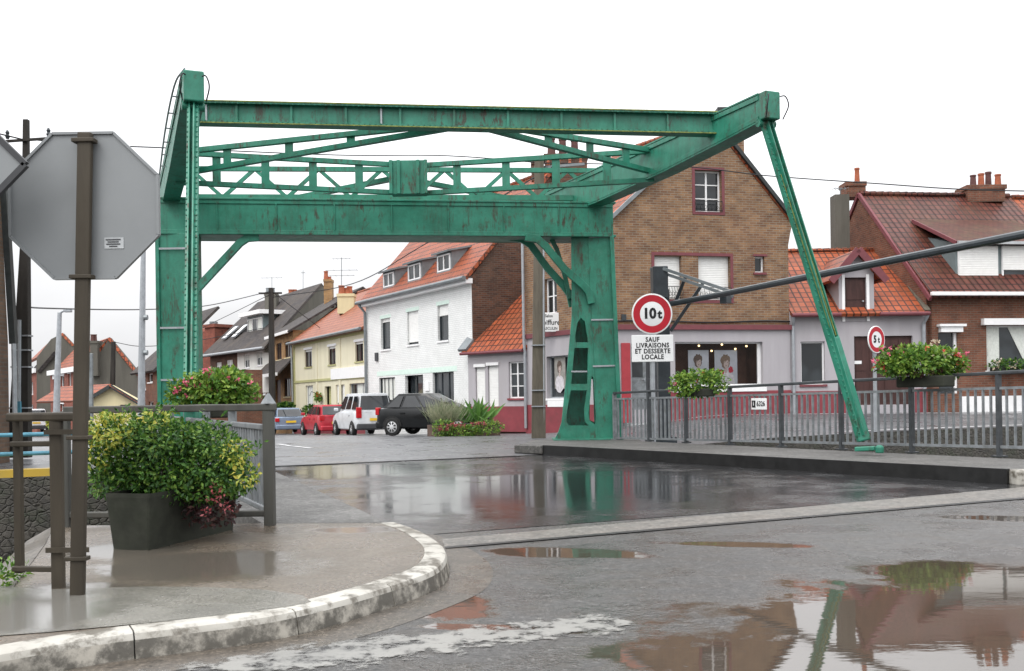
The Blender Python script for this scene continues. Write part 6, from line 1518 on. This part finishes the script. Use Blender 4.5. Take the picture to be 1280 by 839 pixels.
ep = [(0, .5, 't'), (.03, .86, 't'), (.45, .93, 't'), (1.2, .90, 't'), (2.7, .86, 't'), (3.7, .76, 't'), (4.1, .52, 't'), (0, .3, 'b'), (.3, .24, 'b'), (3.8, .22, 'b'), (4.1, .3, 'b')]
rearcar('blue_grey_car', 'blue-grey older car seen from behind, farthest along the far kerb', 'car', 364, 543, 52, 10, 4.1, 1.66, 1.38, 'car_blue', ep, (.12, .75, 2.2, 3.0, .90, 1.38), (.75, 3.2), .29, 'estate')
q = P(46, 541.5, 70); car('white_van', 'distant white car seen through the left rail', 'car', q, math.atan2(q.y, q.x) + R(8), 4.0, 1.75, 1.7, 'car_plain_white', vp, (.05, .35, 2.1, 2.9, 1.06, 1.70), (.66, 3.2), .30, 'van')
# ================================================================ plants
rnd = random.Random(5)
M['leaf_bush'] = m_leaf('bush_leaves', [(.014, .05, .010), (.036, .11, .016), (.075, .175, .024), (.16, .25, .036)])
M['leaf_yellow'] = m_leaf('yellow_green_leaves', [(.15, .24, .03), (.30, .33, .045), (.42, .36, .05)])
M['leaf_box'] = m_leaf('geranium_leaves', [(.045, .12, .02), (.12, .24, .03), (.24, .34, .05)])
M['leaf_dark'] = m_leaf('dark_purple_leaves', [(.025, .015, .015), (.06, .022, .025), (.09, .04, .03)])
M['petal_pink'] = m_leaf('pink_petals', [(.50, .06, .12), (.62, .12, .20), (.70, .20, .26)])
M['petal_red'] = m_leaf('red_petals', [(.45, .03, .03), (.60, .07, .05), (.65, .15, .10)])
M['petal_dull'] = m_leaf('dull_red_petals', [(.22, .03, .03), (.32, .06, .07), (.38, .12, .13)])
M['petal_pale'] = m_leaf('pale_petals', [(.55, .45, .48), (.6, .5, .3)])
M['leaf_blade'] = m_leaf('broad_blade_leaves', [(.05, .13, .025), (.08, .19, .03), (.12, .24, .05)])
M['leaf_grass'] = m_leaf('grey_green_grass', [(.12, .16, .08), (.20, .22, .13), (.28, .28, .18)])
M['stem'] = m_plain('brown_stem', (.05, .04, .02), .8)
def leaf(mb, c, d, n, L, w):
    d = d.normalized(); s_ = d.cross(n)
    if s_.length < 1e-3: s_ = V(1, 0, 0)
    s_ = s_.normalized()*w/2; n2 = s_.cross(d).normalized()
    mid = c + d*L*.5 - n2*w*.12; tip = c + d*L - n2*L*.12
    mb.add([c, mid + s_ + n2*w*.18, tip, mid - s_ + n2*w*.18, mid], [(0, 4, 1), (1, 4, 2), (2, 4, 3), (3, 4, 0)])
def rdir(): 
    while True:
        v = V(rnd.uniform(-1, 1), rnd.uniform(-1, 1), rnd.uniform(-1, 1))
        if .1 < v.length < 1: return v.normalized()
def clump(mb, c, r, n, L, w, droop=.2, shell=.45):
    c = Vector(c); r = Vector(r)
    for _ in range(n):
        d = rdir(); k = shell + (1 - shell)*rnd.random()**.6
        p = c + V(d.x*r.x, d.y*r.y, d.z*r.z)*k
        o = (d + rdir()*.9 + V(0, 0, .35 - droop)).normalized(); leaf(mb, p, o, (d + V(0, 0, .6) + rdir()*.5).normalized(), L*rnd.uniform(.6, 1.25), w*rnd.uniform(.7, 1.2))
def flowers(parent, name, mat, c, r, n, size):
    c = Vector(c); r = Vector(r)
    for _ in range(n):
        mb = MB()
        d = rdir(); d = V(d.x, -abs(d.y), d.z*.8 + .25).normalized(); p = c + V(d.x*r.x, d.y*r.y, d.z*r.z)*rnd.uniform(.95, 1.12)
        for _k in range(rnd.randint(4, 8)):
            o = rdir(); leaf(mb, p + o*size*.5, rdir(), o, size, size*.8)
        mb.build(name, mat, parent, recalc=False)
def sprays(mb, c, r, n, L, lw):
    c = Vector(c); r = Vector(r)
    for _ in range(n):
        a = rnd.uniform(0, 6.28); p = c + V(math.cos(a)*r.x*.5, math.sin(a)*r.y*.5, 0); tip = p + V(math.cos(a)*r.x*.6, math.sin(a)*r.y*.6, r.z*rnd.uniform(.7, 1.25))
        for k in range(10):
            f = .3 + .7*k/10; q = p.lerp(tip, f); leaf(mb, q, (rdir() + V(0, 0, .5)), rdir(), L, lw)

# big planter in the left foreground
Yp = 7.55
pt = empty('planter', G(215, 680, PAVE), 'big mossy concrete planter with a bushy yellow-green shrub on the wet pavement', 'planter')
b1, b2 = G(188, 689, PAVE), G(299, 661.5, PAVE)
uu = (b2 - b1).normalized(); vv = V(-uu.y, uu.x, 0); Lp = (b2 - b1).length; o_ = b1; Wd = .36
prof = [(.03, 0), (0, .30), (-.04, .37), (-.04, .42)]
rings = []
for ins, z in [(.03, 0), (0.0, .34), (-.004, .37), (-.004, .40)]:
    rings.append([o_ + uu*ins + vv*ins + UP*z, o_ + uu*(Lp - ins) + vv*ins + UP*z, o_ + uu*(Lp - ins) + vv*(Wd - ins) + UP*z, o_ + uu*ins + vv*(Wd - ins) + UP*z])
mb = MB()
for r0, r1 in zip(rings, rings[1:]): mb.add(r0 + r1, [(j, (j + 1) % 4, (j + 1) % 4 + 4, j + 4) for j in range(4)])
mb.poly(rings[0]); mb.build('tub', M['tub'], pt, bevel=.02)
cc = o_ + uu*Lp/2 + vv*Wd/2
mb = MB(); mb.poly([p + UP*-.02 + (cc - p)*.06*V(1, 1, 0).length/1.41 for p in rings[-1]]); mb.build('soil', M['soil'], pt)
def cpx(x, y, Y): return P(x, y, Y)
mb = MB()
for x, y, rx, ry, n in ((212, 585, 84, 36, 2100), (160, 572, 46, 38, 1100), (262, 588, 46, 36, 1100), (205, 550, 46, 28, 900), (150, 600, 38, 24, 500), (292, 598, 26, 24, 380), (240, 612, 60, 18, 500), (190, 532, 22, 16, 220), (272, 556, 24, 18, 260), (236, 545, 26, 16, 240), (132, 556, 24, 24, 260)):
    c = cpx(x, y, 7.35 + .1*rnd.random()); k = c.y/F; clump(mb, c, (rx*k, .34, ry*k), int(n*1.7), .042, .023)
sprays(mb, cpx(205, 560, 7.4), (.42, .2, .24), 40, .05, .026); sprays(mb, cpx(185, 535, 7.35), (.2, .15, .17), 14, .04, .02); sprays(mb, cpx(262, 556, 7.35), (.16, .12, .14), 12, .04, .02); sprays(mb, cpx(280, 585, 7.35), (.28, .2, .18), 26, .04, .02); sprays(mb, cpx(140, 560, 7.35), (.22, .2, .22), 22, .05, .026)
mb.build('foliage', M['leaf_bush'], pt, recalc=False)
mb = MB()
for x, y, rx, ry, n in ((140, 538, 30, 22, 330), (122, 562, 18, 26, 170), (196, 524, 14, 10, 60), (296, 566, 18, 16, 90), (310, 592, 14, 16, 60)):
    c = cpx(x, y, 7.15); k = c.y/F; clump(mb, c, (rx*k, .25, ry*k), int(n*1.2), .040, .021)
mb.build('yellow_foliage', M['leaf_yellow'], pt, recalc=False)
mb = MB(); c = cpx(262, 632, 7.35); k = c.y/F; clump(mb, c, (38*k, .15, 26*k), 380, .05, .03); mb.build('purple_foliage', M['leaf_dark'], pt, recalc=False)
for x, y in ((270, 610), (278, 625), (265, 622), (285, 634), (258, 640)):
    mb = MB(); c = cpx(x, y, 7.12); clump(mb, c, (.035, .03, .03), 14, .03, .02); mb.build('orange_flower', M['petal_dull'], pt, recalc=False)
mb = MB()
for i in range(9): a = rnd.uniform(0, 6.28); b = cc + V(math.cos(a)*.15, math.sin(a)*.12, .35); mb.tube([b, b + V(math.cos(a)*.12, math.sin(a)*.08, .25), b + V(math.cos(a)*.3, math.sin(a)*.15, .45)], [.014, .011, .006], 5)
mb.build('stems', M['stem'], pt)

def basket(label, px_list, Y, railq, petals, L=.075, w=.05, trough=None, group='flower boxes on the railings'):
    e = empty('flower_box', P(px_list[0][0], px_list[0][1] + px_list[0][3], Y), label, 'flower box', group)
    if trough:
        a, b = P(trough[0], trough[2], Y), P(trough[1], trough[2], Y); h = (trough[3] - trough[2])*Y/F; d = railq
        mb = MB(); mb.frame((a + b)/2 - UP*h/2, d*(b - a).length/2, V(-d.y, d.x, 0)*.14, UP*h/2); mb.build('trough', M['tub'], e, bevel=.02)
    mb = MB()
    for x, y, rx, ry, n in px_list: c = P(x, y, Y + rnd.uniform(-.1, .1)); k = Y/F; clump(mb, c, (rx*k, rx*k*.5, ry*k), n, L, w, shell=.3)
    x, y, rx, ry, n = px_list[0]; k = Y/F; sprays(mb, P(x, y + ry*.2, Y), (rx*k*.9, rx*k*.4, ry*k*.95), 18, L*.9, w*.9)
    mb.build('foliage', M['leaf_box'], e, recalc=False)
    for pm, lst, nm in petals:
        for x, y, rx, ry, n in lst: flowers(e, nm, M[pm], P(x, y, Y - .1), (rx*k, rx*k*.5, ry*k), n, L*.5)
    return e
basket('round flower box of pale green geraniums hanging near the 10t sign', [(872, 479, 34, 18, 900), (890, 480, 24, 14, 300), (852, 484, 18, 12, 200)], 18.7, ru,
       [('petal_pink', [(838, 482, 6, 8, 3)], 'pink_flower'), ('petal_red', [(885, 474, 16, 10, 3)], 'red_flower')], trough=(853, 892, 486, 496))
basket('wide flower box overflowing with red, pink and purple flowers below the 5t sign', [(1150, 452, 56, 20, 1700), (1120, 456, 28, 14, 450), (1185, 456, 26, 15, 450), (1135, 442, 30, 10, 280), (1172, 444, 26, 10, 260)], 15.2, ru,
       [('petal_pink', [(1112, 440, 16, 8, 5), (1098, 456, 8, 8, 5), (1203, 441, 7, 10, 4)], 'pink_flower'), ('petal_red', [(1150, 450, 50, 16, 7), (1195, 453, 16, 12, 5), (1100, 462, 8, 8, 3)], 'red_flower'), ('leaf_dark', [(1156, 466, 20, 5, 26), (1120, 436, 12, 4, 8)], 'purple_flower'), ('petal_pale', [(1168, 432, 5, 8, 4), (1180, 446, 20, 8, 6)], 'pale_flower')], trough=(1122, 1190, 470, 484))
basket('flower box of pink geraniums on the left bridge railing before the green leg', [(270, 487, 44, 24, 1300), (298, 492, 26, 18, 400), (243, 494, 30, 16, 400), (222, 495, 14, 20, 160), (282, 472, 26, 12, 250)], 12.2, (cf - c0).normalized(),
       [('petal_pink', [(262, 468, 12, 8, 7), (240, 480, 14, 8, 6), (232, 494, 14, 12, 11), (250, 488, 14, 10, 4), (300, 478, 20, 8, 3)], 'pink_flower')], L=.07, w=.048, trough=(235, 310, 508, 522))
# flower bed beside the dark hatchback
Yf = 31.5
fb = empty('flower_bed', P(585, 545, Yf), 'raised brown flower bed with broad leaves, grass tufts and red flowers at the roadside', 'planter')
a, b = P(549, 541, Yf - .3), P(626, 541, Yf + .6); dn = V(-(b - a).y, (b - a).x, 0).normalized()
zt = P(590, 527, Yf).z; zb0 = P(590, 547, Yf).z
mb = MB(); o = [V(a.x, a.y, 0), V(b.x, b.y, 0), V(b.x, b.y, 0) + dn*1.1, V(a.x, a.y, 0) + dn*1.1]; mb.prism([p + UP*(zb0 - .1) for p in o], UP*(zt - zb0)); mb.build('bed_wall', M['brick_tub'], fb, bevel=.03)
mb = MB(); mb.poly([p + UP*(zt - .09) for p in o]); mb.build('soil', M['soil'], fb)
k = Yf/F
mb = MB()
for x, y, rx, ry, n in ((575, 540, 26, 9, 800), (610, 534, 20, 8, 400), (555, 536, 14, 12, 400)): clump(mb, P(x, y, Yf - .2), (rx*k, .35, ry*k), n, .10, .05)
mb.build('ground_foliage', M['leaf_box'], fb, recalc=False)
mb = MB()
for i in range(46):
    bx = rnd.uniform(572, 612); c = P(bx, 529, Yf + rnd.uniform(0, .5)); a_ = rnd.uniform(-1.1, 1.1); d = V(math.sin(a_), rnd.uniform(-.5, .3), math.cos(a_)); leaf(mb, c, d, V(-d.x*.2, -1, .3), rnd.uniform(.5, .95), rnd.uniform(.10, .17))
mb.build('broad_leaves', M['leaf_blade'], fb, recalc=False)
mb = MB()
for i in range(420):
    bx = rnd.gauss(556, 8); c = P(bx, 530, Yf + rnd.uniform(-.2, .4)); a_ = rnd.uniform(-.9, .9); d = V(math.sin(a_), rnd.uniform(-.4, .4), math.cos(a_)*1.1); leaf(mb, c, d, V(0, -1, .2), rnd.uniform(.5, .95), .018)
mb.build('grass_tuft', M['leaf_grass'], fb, recalc=False)
for x, y, rx, ry, n in ((556, 535, 10, 3, 14), (580, 531, 24, 2, 22), (605, 529, 12, 2, 6)): flowers(fb, 'red_flower', M['petal_dull'], P(x, y, Yf - .3), (rx*k, .3, ry*k), n, .055)
# small plants by the houses
def small(name, label, cat, x, y, rx, ry, Y, n, mat, L=.12, w=.07, flowers_=None):
    c = P(x, y, Y); e = empty(name, c - UP*ry*Y/F, label, cat); mb = MB(); clump(mb, c, (rx*Y/F, .3, ry*Y/F), n, L, w, shell=.2); mb.build('foliage', M[mat], e, recalc=False)
    if flowers_:
        flowers(e, 'flower', M[flowers_[0]], c, (rx*Y/F, .25, ry*Y/F), flowers_[1], L*.7)
    return e
q = small('window_box', 'window box of green plants with white blossoms under the draped window at right', 'flower box', 1262, 456, 27, 7, FR.depth(1262) - .3, 420, 'leaf_bush', .12, .07, ('petal_pale', 10))
r = FR.rect(1236, 459, 1300, 464); FR.part(r, .05, .38, 'trough', M['tub'], q)
e = small('hanging_basket', 'small hanging basket with trailing plants on the yellow house', 'hanging basket', 398, 497, 4, 5, FY.depth(398) - .5, 120, 'leaf_box', .2, .12, ('petal_red', 2))
qq = FY.px(398, 497); tubepart([FY.at(qq[0], qq[1] + .2, .05), FY.at(qq[0], qq[1] + .35, .4), FY.at(qq[0], qq[1] + .1, .5)], .02, 'bracket', 'wire', e)
small('shrub', 'low shrub at the foot of the yellow house by its left door', 'shrub', 387, 513, 9, 6, FY.depth(387) - .8, 260, 'leaf_bush', .2, .12)
small('hedge', 'clipped dark hedge in front of the ochre house', 'hedge', 356, 509, 13, 5, 58, 500, 'leaf_bush', .2, .12)
small('hedge', 'dark hedge in front of the white half of the slate house', 'hedge', 312, 500, 16, 10, 62, 700, 'leaf_bush', .22, .14)
small('shrub', 'yellow-green shrub on the far left bank behind the rail posts', 'shrub', 66, 527, 7, 9, 40, 260, 'leaf_yellow', .16, .1)
small('weeds', 'tuft of green weeds on the edge at the lower left', 'weeds', 3, 722, 14, 22, 5.75, 260, 'leaf_box', .05, .02)
